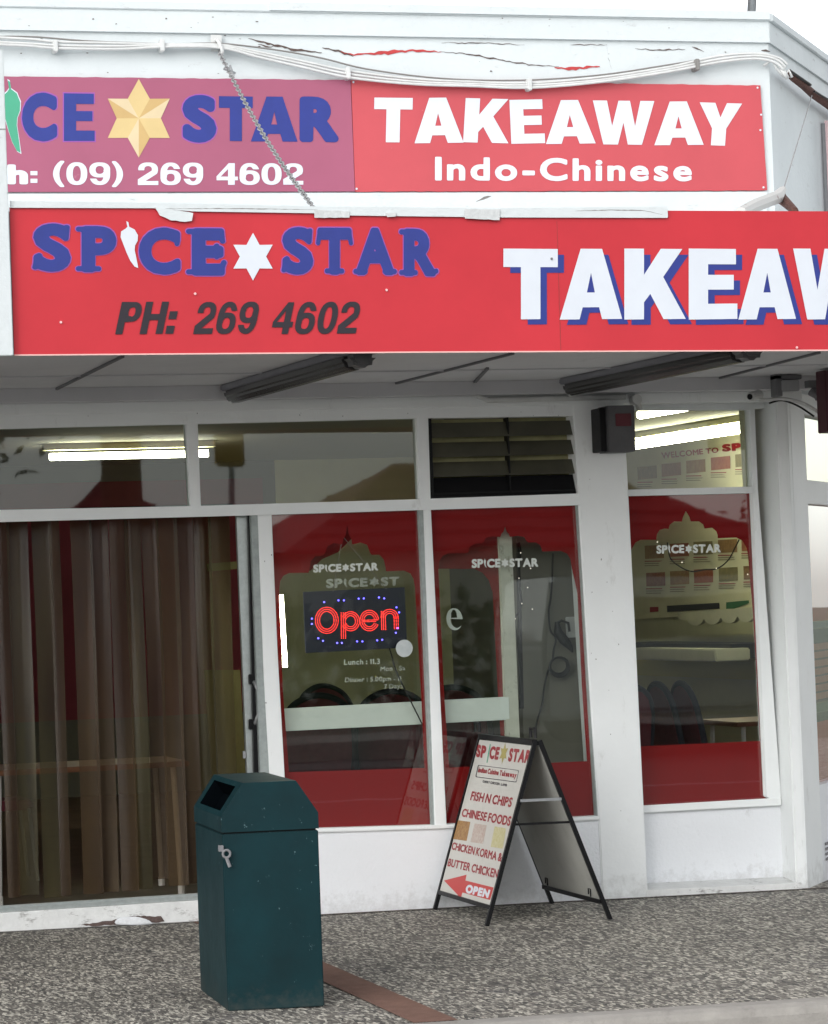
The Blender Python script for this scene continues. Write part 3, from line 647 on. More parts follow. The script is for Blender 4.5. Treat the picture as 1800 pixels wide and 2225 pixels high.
# right-hand window
w3 = pane_obj('window_pane', glass, [(1345, 1076), (1640, 1069), (1672, 1738), (1385, 1755)], RY+.03, shop)
in3 = [(325, 1175), (350, 1130), (385, 1112), (500, 1112), (505, 1070), (525, 1040), (560, 1030), (590, 1033), (598, 1002), (630, 978), (685, 980), (694, 945), (714, 903), (740, 945), (750, 978), (810, 978), (840, 1000), (850, 1030), (905, 1024), (935, 1050), (945, 1078), (945, 1100), (1080, 1095), (1125, 1118), (1155, 1170), (1165, 1215)]
in3 = [(1280+x/3.338, 840+y/3.338) for x, y in in3]
in3 = [(p[0]-3, p[1]) for p in in3] + [(1638, 1350), (1652, 1610), (1388, 1622)]
in3[0] = (1372, 1195); in3.append((1378, 1400))
w3f = poly_obj('window_film', film, [[qy([(1345, 1076), (1637, 1069), (1668, 1737), (1385, 1752)], RY+.036), qy(in3, RY+.036)]], w3)
lettering('window_lettering', 'SP!CE*STAR', etch, qy([(1427, 1184), (1567, 1181), (1567, 1201), (1427, 1204)], RY+.027), w3, bold=.075, gap=.05)
t3 = pane_obj('transom_pane', GLASS('clear_transom_glass', tint=(.92, .95, .9), k=1.4), [(1345, 880), (1634, 880), (1642, 1062), (1345, 1068)], RY+.03, shop)
b = MB(); b.pxprism([(1607, 890), (1633, 890), (1640, 1058), (1616, 1058)], RY+.06, .01); b.build('frame_liner', in_wall, shop)

# louvre transom
lv = thing('louvre_window', None, None, PY(1090, 1080, 0)); lv.parent = shop; lv.matrix_parent_inverse = wm(shop).inverted()
zl0, zl1 = PY(1090, 1077, .03).z, PY(1090, 907, .03).z
xl0, xl1 = PY(934, 990, .03).x, PY(1262, 990, .03).x
N = 4; hh = (zl1-zl0)/N
lg_m = M('olive_reflection_louvre_glass', (.075, .072, .048), .3, var=.35, vscale=5, spec=.6)  # opaque blades, olive reflection put into their colour
for k in range(N):
    z = zl0+hh*k; h_ = hh*(.80 if k else 1.0)
    b = MB(); b.hexa([(xl0, .025, z+.004), (xl1-.02, .025, z+.004), (xl1-.02, .031, z+.004), (xl0, .031, z+.004)], [(xl0, .065, z+h_), (xl1-.02, .065, z+h_), (xl1-.02, .071, z+h_), (xl0, .071, z+h_)])
    b.build('louvre_blade', lg_m if k else black, lv)
b = MB(); b.box(xl0, xl1, .13, .14, zl0+hh*.9, zl1); b.build('louvre_backing', M('olive_interior_brightness', (.40, .38, .20), .8, var=.5, vscale=4), lv)  # added panel behind the gaps, interior brightness put into its olive
b = MB(); xm = PY(1107, 990, .03).x
b.box(xl0-.01, xl0+.012, .012, .1, zl0, zl1); b.box(xm-.004, xm+.004, .03, .1, zl0, zl1); b.box(xl0, xl1, .03, .1, zl0-.01, zl0+.025); b.build('louvre_frame', black, lv)
b = MB()
b.box(xl1-.035, xl1-.018, .03, .09, zl0, zl1); b.build('louvre_frame', black, lv)
for k in range(3):
    b = MB(); z = zl0+.05+k*.145; b.hexa([(xl1-.034, .0, z), (xl1-.012, .0, z), (xl1-.012, .03, z), (xl1-.034, .03, z)], [(xl1-.03, .004, z+.075), (xl1-.016, .004, z+.075), (xl1-.016, .03, z+.075), (xl1-.03, .03, z+.075)]); b.build('louvre_clip', cable_w, lv, bevel=.004)

# threshold / door track
thr = MB(); tz = PY(200, 1966, -.0).z
thr.box(-3, 3.70, -.02, .30, -.3, tz-.012); thr.build('door_threshold', dirtywhite, shop, bevel=.006)
b = MB(); b.box(.2, 3.70, .02, .11, tz-.0115, tz+.010); b.box(.2, 3.70, .035, .045, tz+.010, tz+.022); b.build('door_track', alu, shop)
poly_obj('broken_render', peel_dk, [[qy(ragged([(175, 2010), (215, 2004), (250, 1999), (300, 1990), (350, 1992), (358, 2003), (300, 2008), (240, 2010), (200, 2013), (175, 2010)], 1.2, 6)[:-1], -.0235)]], shop)
b = MB(); pp = qy([(250, 2009), (253, 1999), (266, 1994), (300, 1993), (322, 1999), (334, 2008), (300, 2011)], -.05); b.prism(pp, (0, .028, 0)); b.build('render_lump', wall_low, shop, bevel=.006)
b = MB(); b.pxprism([(539, 1119), (545, 1119), (572, 1990), (560, 1990)], .05, .03); b.build('door_gap', black, shop)
b = MB(); b.pxprism([(545, 1119), (561, 1118), (588, 1690), (596, 1990), (573, 1990), (566, 1690)], .012, .06); b.build('door_jamb', alu_d, shop, bevel=.003)

# sliding door leaf, parked behind the fixed windows
leaf = thing('sliding_door', None, None, PY(820, 1980, .13)); leaf.parent = shop; leaf.matrix_parent_inverse = wm(shop).inverted()
LY = .13
b = MB(); b.pxprism([(514, 1119), (539, 1118), (562, 1690), (572, 1985), (548, 1985), (538, 1690)], LY-.05, .04); b.build('door_stile', alu, leaf, bevel=.003)
b = MB(); b.pxprism([(1083, 1112), (1111, 1112), (1126, 1500), (1146, 1960), (1114, 1960), (1097, 1500)], LY, .04); b.build('door_stile', M('chipped_white_stile', (.52, .52, .44), .5, var=.2, vscale=8, dirt=.7, dcol=(.1, .09, .06), dscale=(20, 20, 10), dlo=.58, dhi=.7), leaf, bevel=.003)
b = MB(); b.pxprism([(560, 1543.5), (1107, 1514), (1109, 1564), (563, 1592)], LY-.004, .04); b.build('door_rail', M('pale_door_rail', (.66, .70, .66), .35, var=.06), leaf, bevel=.004)
b = MB(); b.pxprism([(540, 1112), (1090, 1105), (1090, 1128), (540, 1135)], LY, .04); b.build('door_rail', alu, leaf)
lp = pane_obj('door_pane', glass_leaf, [(540, 1125), (1090, 1112), (1118, 1700), (565, 1720)], LY+.03, leaf)
li = [(562, 1290), (566, 1262), (580, 1248), (606, 1243), (675, 1240)]
li += [(700, 1215), (735, 1200), (770, 1165), (800, 1150), (822, 1150), (850, 1165), (885, 1185), (900, 1205), (930, 1236)]
li += [(1030, 1236), (1048, 1244), (1062, 1260), (1071, 1288), (1082, 1500), (1092, 1662), (572, 1690)]
film_obj([(540, 1128), (1090, 1116), (1116, 1700), (563, 1718)], li, LY+.033, lp, film_dark)
lettering('door_lettering', 'SP!CE*ST', etch_dim, qy([(709, 1257), (868, 1252), (868, 1273), (709, 1279)], LY+.024), lp, bold=.07, gap=.07)
lettering('door_lettering', 'Lunch : 11.3', etch, qy([(748, 1433), (826, 1431), (826, 1443), (748, 1445)], LY+.024), lp, bold=.03, gap=.16)
lettering('door_lettering', 'Mon - Sa', etch_dim, qy([(827, 1448), (881, 1446), (881, 1457), (827, 1459)], LY+.024), lp, bold=.035)
lettering('door_lettering', 'Dinner : 5.00pm - 11', etch_dim, qy([(750, 1472), (872, 1469), (872, 1483), (750, 1486)], LY+.024), lp, bold=.035)
lettering('door_lettering', '7 Days', etch_dim, qy([(835, 1487), (876, 1485), (876, 1498), (835, 1501)], LY+.024), lp, bold=.035)
# the bold roman 'e'
b = MB()
sg = []
def e_glyph():
    o = circ(.5, .5, .5, .5, 40); outer = []
    for k in range(0, 44):
        a = math.radians(0+8*k); outer.append((.5+.5*math.cos(a), .5+.53*math.sin(a))) if a < math.radians(318) else None
    inner = []
    for k in range(0, 44):
        a = math.radians(190+ (-0) + 3.2*k)
        if a < math.radians(316): inner.append((.60+.34*math.cos(a), .50+.44*math.sin(a)))
    outer = [(.5+.46*math.cos(math.radians(a)), .5+.53*math.sin(math.radians(a))) for a in range(0, 318, 8)]
    low = [(.62+.36*math.cos(math.radians(a)), .52+.44*math.sin(math.radians(a))) for a in range(316, 176, -8)]
    return [outer+low+[(.96, .49)]], [(.31, .57), (.66, .57), (.64, .80), (.55, .95), (.43, .95), (.33, .80)]
o_, h_ = e_glyph()
poly_obj('door_lettering', etch, map_quad([[o_[0], h_[::-1]]], qy([(969, 1322), (1004, 1321), (1007, 1369), (972, 1370)], LY+.024)), lp)
# handle on the stile
b = MB(); hp = [PY(u, v, y) for u, v, y in [(549, 1480, LY-.06), (554, 1484, LY-.085), (561, 1500, LY-.10), (565, 1525, LY-.105), (562, 1552, LY-.10), (556, 1570, LY-.085), (551, 1574, LY-.06)]]
b.tube(hp, .011, 10); hd = b.build('door_handle', steel, leaf, smooth=True)
for v in (1476, 1574):
    b = MB(); p = PY(550, v, LY-.07); b.box(p.x-.022, p.x+.022, LY-.075, LY-.049, p.z-.028, p.z+.028); b.build('handle_mount', black, hd, bevel=.004)
b = MB(); p = PY(531, 1640, LY-.052); b.box(p.x-.008, p.x+.008, LY-.056, LY-.05, p.z-.02, p.z+.02); b.build('door_lock', steel, leaf)

# --- interior shell
b = MB(); fl_ = [(-3, .32), (6.75, .32), (9.3, 3.8), (9.3, 10.2), (-3, 10.2)]; b.hexa([(x, y, -.12) for x, y in fl_], [(x, y, tz-.05) for x, y in fl_]); b.build('shop_floor', in_floor, shop)
b = MB(); b.hexa([(-3, .10, 3.0), (6.86, .10, 3.0), (9.4, 3.6, 3.0), (9.4, 10.2, 3.0), (-3, 10.2, 3.0)], [(-3, .10, 3.05), (6.86, .10, 3.05), (9.4, 3.6, 3.05), (9.4, 10.2, 3.05), (-3, 10.2, 3.05)]); b.build('shop_ceiling', in_ceil, shop)
b = MB(); b.box(-3.1, -3, .1, 10.2, -.2, 3); b.box(-3, 6.2, 10.2, 10.3, -.2, 3); b.build('back_wall', in_dark, shop)
b = MB(); b.box(9.4, 9.5, 3.5, 10.3, -.2, 3); b.box(6.2, 9.4, 10.2, 10.3, -.2, 3); b.build('side_wall', in_wall, shop)
b = MB(); b.box(-12, .6, .0, .2, -.3, PY(0, 1135, 0).z+.0); b.build('left_wall', wall_low, shop)
b = MB(); b.box(-12, -3.2, .3, 10.3, -.3, 4.8); b.build('left_wing', white_up, shop)
b = MB(); b.hexa([(-3.2, .25, 4.8), (6.8, .25, 4.8), (9.5, 3.9, 4.8), (12, 10.3, 4.8), (-3.2, 10.3, 4.8)], [(-3.2, .25, 4.85), (6.8, .25, 4.85), (9.5, 3.9, 4.85), (12, 10.3, 4.85), (-3.2, 10.3, 4.85)]); b.build('roof', grey_box, shop)
# grey partition behind window two
xp = PY(1131, 1300, .55).x
b = MB(); b.box(xp-.02, 5.80, .52, .60, .42, 2.95); b.build('partition', in_grey, shop)
b = MB(); b.pxprism([(1124, 1180), (1130, 1178), (1139, 1540), (1131, 1540)], .40, .02); b.build('partition_edge', black, shop)
b = MB(); b.box(5.80, 5.86, .25, 3.5, -.1, 2.95); b.build('partition', in_grey, shop)
b = MB(); b.box(.8, 5.2, 6.4, 6.5, .9, 2.68); b.build('maroon_panel', in_red, shop)
b = MB(); b.pxprism([(445, 1456), (522, 1456), (535, 1700), (462, 1700)], .75, .02); b.build('olive_panel', M('olive_panel_paint', (.17, .15, .05), .7, var=.2), shop)
b = MB(); b.pxprism([(450, 1225), (514, 1220), (516, 1236), (452, 1242)], .75, .02); b.build('olive_shelf', M('olive_shelf_paint', (.19, .17, .07), .7), shop)

# ------------------------------------------------------------------ neighbour's white canopy board at the left edge
nb = thing('neighbour_canopy_board', 'tall plain white board at the left edge beside the lower red sign', 'board', (1.5, FY, 3))
b = MB(); b.pxprism([(-500, 108), (7, 108), (29.5, 772), (-500, 780)], FY-.04, .06); b.build('board_face', white_up, nb, bevel=.003)
b = MB(); b.pxprism([(-500, 276), (13, 279), (13, 281), (-500, 278)], FY-.042, .003); b.build('board_joint', cable_g, nb)

# ------------------------------------------------------------------ upper signs on the wall
UY = -.02
us1 = thing('upper_sign', 'faded pink wall sign with blue lettering and a gold star above the canopy', 'sign', PY(390, 417, UY), 'signs on the upper wall')
def ragtop(a, c, amp=.8): return ragged([a, c], amp, 14)
b = MB(); b.pxprism(ragtop((-160, 163), (762, 173.7))+[(771.5, 415.5), (-150, 417)], UY, .014); b.build('sign_panel', pink_up, us1)
L1 = UY-.0025
def uplet(txt, mat, px, parent, name='lettering', y=L1, **k): return lettering(name, txt, mat, qy(px, y), parent, **k)
z1 = lambda x, y: (x/1.929, y/1.929)
for txt, x0, x1, y0, y1 in [('C', 92, 240, 386, 592), ('E', 268, 397, 390, 590)]:
    uplet(txt, blue_v, [z1(x0, y0), z1(x1, y0+2), z1(x1, y1), z1(x0, y1)], us1, bold=.10 if txt == 'C' else .0, style='' if txt == 'C' else 'block')
    uplet(txt, violet, [z1(x0-5, y0-5), z1(x1+5, y0-3), z1(x1+5, y1+5), z1(x0-5, y1+5)], us1, y=UY-.0012, bold=.115 if txt == 'C' else 0, style='' if txt == 'C' else 'block', name='lettering_edge')
for txt, x0, x1, y0, y1 in [('S', 765, 908, 396, 597), ('T', 918, 1060, 402, 590), ('A', 1052, 1248, 403, 592), ('R', 1256, 1420, 403, 595)]:
    k = dict(bold=.10) if txt in 'SR' else dict(style='block', bold=0)
    uplet(txt, blue_v, [z1(x0, y0), z1(x1, y0+2), z1(x1, y1+1), z1(x0, y1)], us1, **k)
    if txt == 'S': uplet(txt, violet, [z1(x0-5, y0-5), z1(x1+5, y0-3), z1(x1+5, y1+5), z1(x0-5, y1+5)], us1, y=UY-.0012, name='lettering_edge', bold=.115)
uplet('h:', white_v, [z1(30, 688), z1(157, 690), z1(157, 772), z1(30, 772)], us1, bold=.085, gap=.08)
uplet('09', white_v, [z1(278, 679), z1(462, 680), z1(462, 775), z1(278, 775)], us1, style='helv', bold=.08, gap=.06)
uplet('(', white_v, [z1(222, 672), z1(270, 673), z1(270, 784), z1(222, 783)], us1, bold=.06)
uplet(')', white_v, [z1(469, 674), z1(516, 676), z1(516, 784), z1(469, 784)], us1, bold=.06)
uplet('269', white_v, [z1(578, 680), z1(852, 681), z1(852, 775), z1(578, 776)], us1, style='helv', bold=.08, gap=.06)
uplet('4602', white_v, [z1(908, 682), z1(1272, 684), z1(1272, 774), z1(908, 775)], us1, style='helv', bold=.08, gap=.05)
# gold star, printed as folded facets
cx, cy = 582/1.929, 495/1.929
ov, iv = [], []
for k in range(6):
    a = math.radians(60*k-90); ov.append((cx+math.cos(a)*72*1.115*(.97), cy+math.sin(a)*165/1.929*1.0)); a += math.radians(30); iv.append((cx+math.cos(a)*48, cy+math.sin(a)*49))
st = MB()
for k in range(6):
    st.face(qy([(cx, cy), iv[k-1], ov[k]], L1), k % 2); st.face(qy([(cx, cy), ov[k], iv[k]], L1), 2 if k % 2 else 0)
st.build('gold_star', [gold_a, gold_b, gold_c], us1)
def chilli(name, mat, x0, x1, y0, y1, parent, y, ft=z1):
    body = [(.33, .0), (.45, .02), (.50, .12), (.80, .18), (.98, .30), (.96, .42), (.82, .52), (.80, .62), (.90, .80), (1.0, 1.0), (.80, .97), (.55, .84), (.36, .68), (.16, .48), (.02, .34), (.05, .22), (.30, .16), (.40, .12), (.36, .05)]
    return poly_obj(name, mat, [[qy([ft(x0+(x1-x0)*a, y0+(y1-y0)*c) for a, c in body], y)]], parent)
chilli('chilli', green_v, 6, 86, 336, 640, us1, L1); chilli('chilli_edge', white_v, 2, 90, 330, 645, us1, UY-.0012)
us2 = thing('upper_sign', 'red wall sign reading TAKEAWAY Indo-Chinese in white above the canopy', 'sign', PY(1215, 414, UY), 'signs on the upper wall')
b = MB(); b.pxprism(ragtop((763, 173.8), (1653, 185), .9)+ragtop((1653, 185), (1668, 412.5), .6)[1:]+ragtop((1668, 413.5), (772.5, 416), .8)[1:], UY, .014); b.build('sign_panel', red_up, us2)
z2 = lambda x, y: (900+x/1.929, y/1.929)
for i, (t, x0, x1, y0, y1, tilt) in enumerate([('T', -167, -5, 408, 596, -.02), ('A', 2, 208, 408, 600, .03), ('K', 206, 396, 410, 600, -.05), ('E', 400, 550, 415, 602, .04), ('A', 553, 762, 418, 603, .03), ('W', 750, 1008, 420, 606, -.02), ('A', 1008, 1215, 424, 608, .02), ('Y', 1198, 1376, 428, 610, -.06)]):
    g = layout(t, 0, 0, 'block', 0, 0)
    gg = [[[(p[0]+tilt*(p[1]-.5)*(-1), p[1]+tilt*.6*(p[0]-.4)) for p in l] for l in q] for q in g]
    poly_obj('lettering', white_v, map_quad(gg, qy([z2(x0, y0), z2(x1, y0), z2(x1, y1), z2(x0, y1)], L1)), us2)
uplet('Indo-Chinese', white_v, [z2(88, 655), z2(1165, 667), z2(1165, 760), z2(88, 757)], us2, bold=.048, gap=.18)
for px in [z2(1440, 367), z2(1465, 785), (775, 410), (768, 178), z2(1455, 480), z2(1452, 545)]:
    b = MB(); p = PY(*px, UY-.001); b.tube([p, p+Vector((0, -.004, 0))], .006, 8); b.build('sign_screw', white_v, us2)

# ------------------------------------------------------------------ big lower sign on the canopy front
ls = thing('canopy_sign', 'long bright red canopy sign with shop name, phone number and shadowed TAKEAWAY', 'sign', PY(900, 765, FY))
b = MB(); b.pxprism([(21, 450), (900, 455), (2330, 461), (2330, 758.5), (900, 765), (31, 772)], FY, .012); b.build('sign_panel', red_sign, ls)
b = MB(); b.pxprism([(31, 770), (900, 763.5), (2330, 757), (2330, 760), (900, 766.5), (31, 773)], FY-.003, .003); b.build('sign_edge', M('pale_sign_edge', (.75, .45, .42), .5), ls)
b = MB(); b.pxprism([(1210, 480), (1211, 480), (1220, 760), (1218.5, 760)], FY-.0008, .0006); b.build('sign_joint', M('sign_joint_shadow_gap', (.30, .03, .03), .6), ls)
z3 = lambda x, y: (x/1.929, 420+y/1.929)
FL, FM = FY-.004, FY-.0022
for t, x0, x1, y0, y1 in [('S', 135, 297, 125, 328), ('P', 318, 488, 136, 330), ('C', 582, 757, 142, 340), ('E', 780, 950, 145, 344), ('S', 1180, 1314, 140, 340), ('T', 1325, 1480, 143, 340), ('A', 1482, 1664, 143, 342), ('R', 1674, 1838, 147, 347)]:
    bo = .082
    lettering('lettering', t, blue_v, qy([z3(x0, y0), z3(x1, y0+1), z3(x1, y1+1), z3(x0, y1)], FL), ls, bold=bo, style='cooper')
    e = 4.5
    lettering('lettering_edge', t, violet, qy([z3(x0-e, y0-e), z3(x1+e, y0+1-e), z3(x1+e, y1+1+e), z3(x0-e, y1+e)], FM), ls, bold=bo+.016, style='cooper.016')
chilli('chilli', white_v, 504, 580, 116, 313, ls, FL, z3)
cx, cy = z3(1061, 265); pts = []
for k in range(12):
    a = math.radians(30*k-90); rx, ry = (49.5, 52) if k % 2 == 0 else (28.5, 29.5); pts.append((cx+rx*math.cos(a), cy+ry*math.sin(a)))
poly_obj('white_star', white_v, [[qy(pts, FL)]], ls)
SH = .20
for t, x0, x1 in [('PH:', 483, 746), ('269', 810, 1086), ('4602', 1140, 1510)]:
    lettering('phone_lettering', t, grey_v, qy([z3(x0, 455), z3(x1, 453), z3(x1, 588), z3(x0, 591)], FL), ls, bold=.075, gap=.08, shear=SH, style='helv')
z4 = lambda x, y: (900+x/1.929, 420+y/1.929)
for t, x0, x1 in [('T', 375, 603), ('A', 611, 873), ('K', 882, 1140), ('E', 1152, 1356), ('A', 1360, 1602), ('W', 1590, 1905), ('A', 1905, 2150), ('Y', 2140, 2390)]:
    g = layout(t, 0, 0, 'block')
    poly_obj('lettering', white_v, map_quad(g, qy([z4(x0, 231), z4(x1, 233), z4(x1, 526), z4(x0, 529)], FL)), ls)
    poly_obj('lettering_shadow', blue_v, map_quad(g, qy([z4(x0+28, 257), z4(x1+26, 257), z4(x1+26, 548), z4(x0+30, 551)], FM-.0003*(x0 % 3))), ls)
for px in [(1199, 562), (424, 638), (132, 700), (1732, 755), (840, 630)]:
    b = MB(); p = PY(*px, FY-.0045); b.tube([p, p+Vector((0, -.004, 0))], .006, 8); b.build('sign_screw', grey_box if px[0] == 1199 else M('chip', (.8, .5, .5)), ls)

# torn flashing and tape along the top of the sign
fl = thing('flashing_strip', 'torn white flashing strip taped along the top of the lower red sign', 'flashing', PY(900, 455, FY))
b = MB(); b.pxprism([(22, 436), (337, 440), (690, 448), (1080, 452), (1451, 448), (1452, 470), (1451, 473), (1082, 472), (700, 467), (690, 463), (420, 459), (338, 452), (22, 451)], FY-.012, .01); b.build('strip', white_up, fl)
for i, ol in enumerate([[(336, 449), (420, 462), (417, 480), (402, 482), (372, 478), (348, 468)], [(683, 455), (760, 459), (760, 473), (684, 473)], [(1010, 454), (1087, 454), (1086, 478), (1040, 476), (1011, 474)], [(838, 462), (862, 462), (860, 470), (842, 471)]]):
    b = MB(); b.pxprism(ragged(ol+[ol[0]], .7, 10)[:-1], FY-.016-.001*i, .003); b.build('tape', tape_m if i else white_up, fl)
patch('torn_gap', cable_g, [(340, 453), (520, 453), (690, 455)], 1.6, FY-.0125, fl, .2)
patch('torn_gap', cable_g, [(1250, 458), (1330, 456), (1400, 457), (1440, 466)], 2.0, FY-.0125, fl, .3)
patch('torn_gap', cable_g, [(1035, 438), (1052, 430), (1068, 426)], 6, FY-.0128, fl, .9)

# ------------------------------------------------------------------ chain, wire, cables
def spline(pts, n=8):
    out = []; P = [pts[0]]+list(pts)+[pts[-1]]
    for i in range(1, len(P)-2):
        for k in range(n):
            t = k/n; a, b_, c, d = [Vector(P[i+j-1]) for j in range(4)]
            out.append(.5*((2*b_)+(-a+c)*t+(2*a-5*b_+4*c-d)*t*t+(-a+3*b_-3*c+d)*t**3))
    out.append(Vector(pts[-1])); return out
A, Bp = PY(476, 112, -.03), PY(682, 452, FY+.02)
cn = thing('support_chain', 'steel chain stay running from the upper wall down to the canopy edge', 'chain', Bp)
nl = 74; dirv = (Bp-A); side = dirv.cross(Vector((1, 0, 0))).normalized(); sx = dirv.cross(side).normalized(); ln = dirv.length/nl; dn = dirv.normalized()
b = MB()
for k in range(nl):
    c = A+dirv*((k+.5)/nl); c = c+Vector((0, 0, -.05*math.sin(math.pi*(k+.5)/nl)))
    s_ = (sx if k % 2 else side); hl, hw = ln*.66, .0125
    lp_ = [c+dn*(hl*math.cos(a))+s_*(hw*math.sin(a)) for a in [2*math.pi*j/10 for j in range(11)]]
    b.tube(lp_, .0032, 5, caps=False)
b.build('chain_links', chain_m, cn)
b = MB(); h = PY(470, 100, -.02); b.tube(spline([h+Vector((0, .02, .03)), h+Vector((0, -.05, .02)), h+Vector((.02, -.06, -.04)), h+Vector((.01, -.02, -.05))]), .010, 8); b.box(h.x-.03, h.x+.03, -.03, -.021, h.z-.03, h.z+.06); b.build('wall_hook', cable_w, cn)
b = MB(); h = PY(500, 153, -.16); b.tube([h+Vector((-.035, 0, .01)), h, h+Vector((.03, 0, -.015))], .007, 6); b.tube([h+Vector((0, 0, .03)), h+Vector((.02, 0, -.03))], .006, 6); b.build('chain_shackle', steel, cn)

cabs = [
 ([(-80, 78), (60, 84), (120, 90), (240, 93), (360, 96), (478, 97), (560, 112), (660, 133), (760, 154), (900, 171), (1020, 177), (1150, 180), (1300, 168), (1450, 146), (1560, 122), (1640, 116), (1690, 124), (1712, 140)], 'topmost white cable sagging along the upper wall'),
 ([(-80, 88), (60, 94), (120, 98), (240, 100), (360, 98), (478, 100), (560, 117), (660, 139), (760, 161), (900, 177), (1020, 182), (1150, 185), (1300, 174), (1450, 151), (1560, 129), (1640, 121), (1686, 128), (1708, 146)], 'second white cable down in the sagging bundle'),
 ([(-80, 93), (60, 99), (120, 104), (260, 106), (360, 101), (478, 103), (560, 123), (660, 146), (760, 168), (900, 182), (1020, 186), (1150, 190), (1300, 178), (1450, 156), (1560, 135), (1640, 127), (1684, 135), (1704, 152)], 'lowest white cable of the sagging bundle'),
]
for pts, lab in cabs:
    b = MB(); i0 = cabs.index((pts, lab)); b.tube(spline([PY(u, v, -.045-.012*i0) for u, v in pts], 5), .0078, 7)
    o = b.build('wall_cable', cable_w, smooth=True); tag(o, lab, 'cable', 'cables along the upper wall')
b = MB(); b.tube(spline([PY(u, v, -.035) for u, v in [(-80, 62+18), (60, 79), (180, 88), (300, 93), (380, 95), (478, 94), (600, 108), (700, 126), (800, 150), (960, 170), (1130, 174), (1300, 163), (1450, 141), (1600, 116)]], 5), .005, 6)
tag(b.build('wall_cable', cable_g, smooth=True), 'thin grey cable behind the white cables on the upper wall', 'cable', 'cables along the upper wall')
for i, (u, v) in enumerate([(120, 99), (352, 98), (756, 158), (1150, 183), (1514, 140)]):
    b = MB(); p = PY(u, v, -.06); b.box(p.x-.012, p.x+.012, -.085, -.006, p.z-.035, p.z+.03)
    tag(b.build('cable_clip', cable_w if i != 4 else cable_g, bevel=.004), ['leftmost white clip holding the wall cables', 'second white cable clip from the left, beside the chain hook', 'white cable clip above the joint of the two upper signs', 'white cable clip above the letters of TAKEAWAY', 'small grey cable clip nearest the corner'][i], 'clip', 'clips on the wall cables')
# cables continue round the corner into a rusty conduit
def CHo(u, v, o): return CHP(u, v, o)
rp = [CHo(1712, 158, .05), CHo(1722, 166, .05), CHo(1745, 184, .05), CHo(1765, 202, .05), CHo(1800, 226, .05), CHo(1850, 262, .05)]
b = MB(); b.tube(rp, [.014, .024, .024, .026, .028, .03], 9); rc = b.build('conduit', rust, smooth=True); tag(rc, 'rusty brown conduit under the eaves round the corner', 'conduit')
b = MB(); b.tube([CHo(1716, 152, .08), CHo(1762, 184, .08)], .008, 6); b.tube([CHo(1770, 198, .09), CHo(1860, 250, .09)], .006, 6); b.build('conduit_cable', black, rc)
b = MB(); b.tube([PY(1660, 142, -.03), PY(1678, 130, -.05), PY(1690, 150, -.04), PY(1704, 166, -.04), PY(1715, 152, -.05), PY(1722, 168, -.05)], .009, 7); b.tube([PY(1700, 148, -.06), PY(1712, 170, -.05)], .014, 8)
tag(b.build('insulator', cable_w, smooth=True), 'white insulators where the cables turn the corner', 'insulator')
wa, wb = CHo(1765, 207, .07), PY(1702, 416, -1.2)
b = MB(); b.tube([wa, wb], .0035, 5); tag(b.build('stay_wire', chain_m), 'thin straight stay wire from the rusty conduit to the canopy', 'wire')
b = MB(); b.tube([wb+Vector((0, 0, .01)), PY(1690, 428, -1.4), PY(1640, 447, -1.9), PY(1610, 462, -2.2)], [.02, .035, .035, .03], 8)
brk = b.build('stay_bracket', M('peeling_bracket_paint', (.56, .55, .53), .7, dirt=.8, dcol=(.20, .08, .07), dscale=(12, 12, 12), dlo=.6, dhi=.66), smooth=False); tag(brk, 'peeling white bracket on the canopy roof where the stay wire ends', 'bracket')
b = MB(); b.tube([wb+Vector((0, .0, -.01)), PY(1700, 432, -1.25), PY(1728, 458, -1.7)], [.012, .03, .02], 8); b.build('bracket_foot', rust, brk)
# downpipe / sign on chamfer wall at the frame edge
b = MB(); b.tube([CHo(1789, 268, .03), CHo(1797, 460, .03)], .014, 8); tag(b.build('downpipe', grey_box), 'thin dark pipe on the upper wall at the right edge', 'pipe')
sg = thing('corner_sign', 'pale pink sign on the angled upper wall at the right edge', 'sign', CHo(1805, 440, .01))
b = MB(); s0 = chs(CHo(1793, 300, 0)); zz0, zz1 = CHo(1795, 460, 0).z, CHo(1792, 262, 0).z
chbox(b, s0, s0+2.5, .002, .02, zz0-.4, zz1); b.build('sign_panel', M('pale_pink_sign_print', (.78, .55, .56), .5, var=.1), sg)
# antenna pole
p = PZ(1634, 30, 5.0); b = MB(); b.tube([PY(1633, 40, .35), PY(1643, -160, .35)], .026, 10); ap = b.build('antenna_pole', steel, smooth=True); tag(ap, 'grey metal pole rising above the parapet near the corner', 'pole')

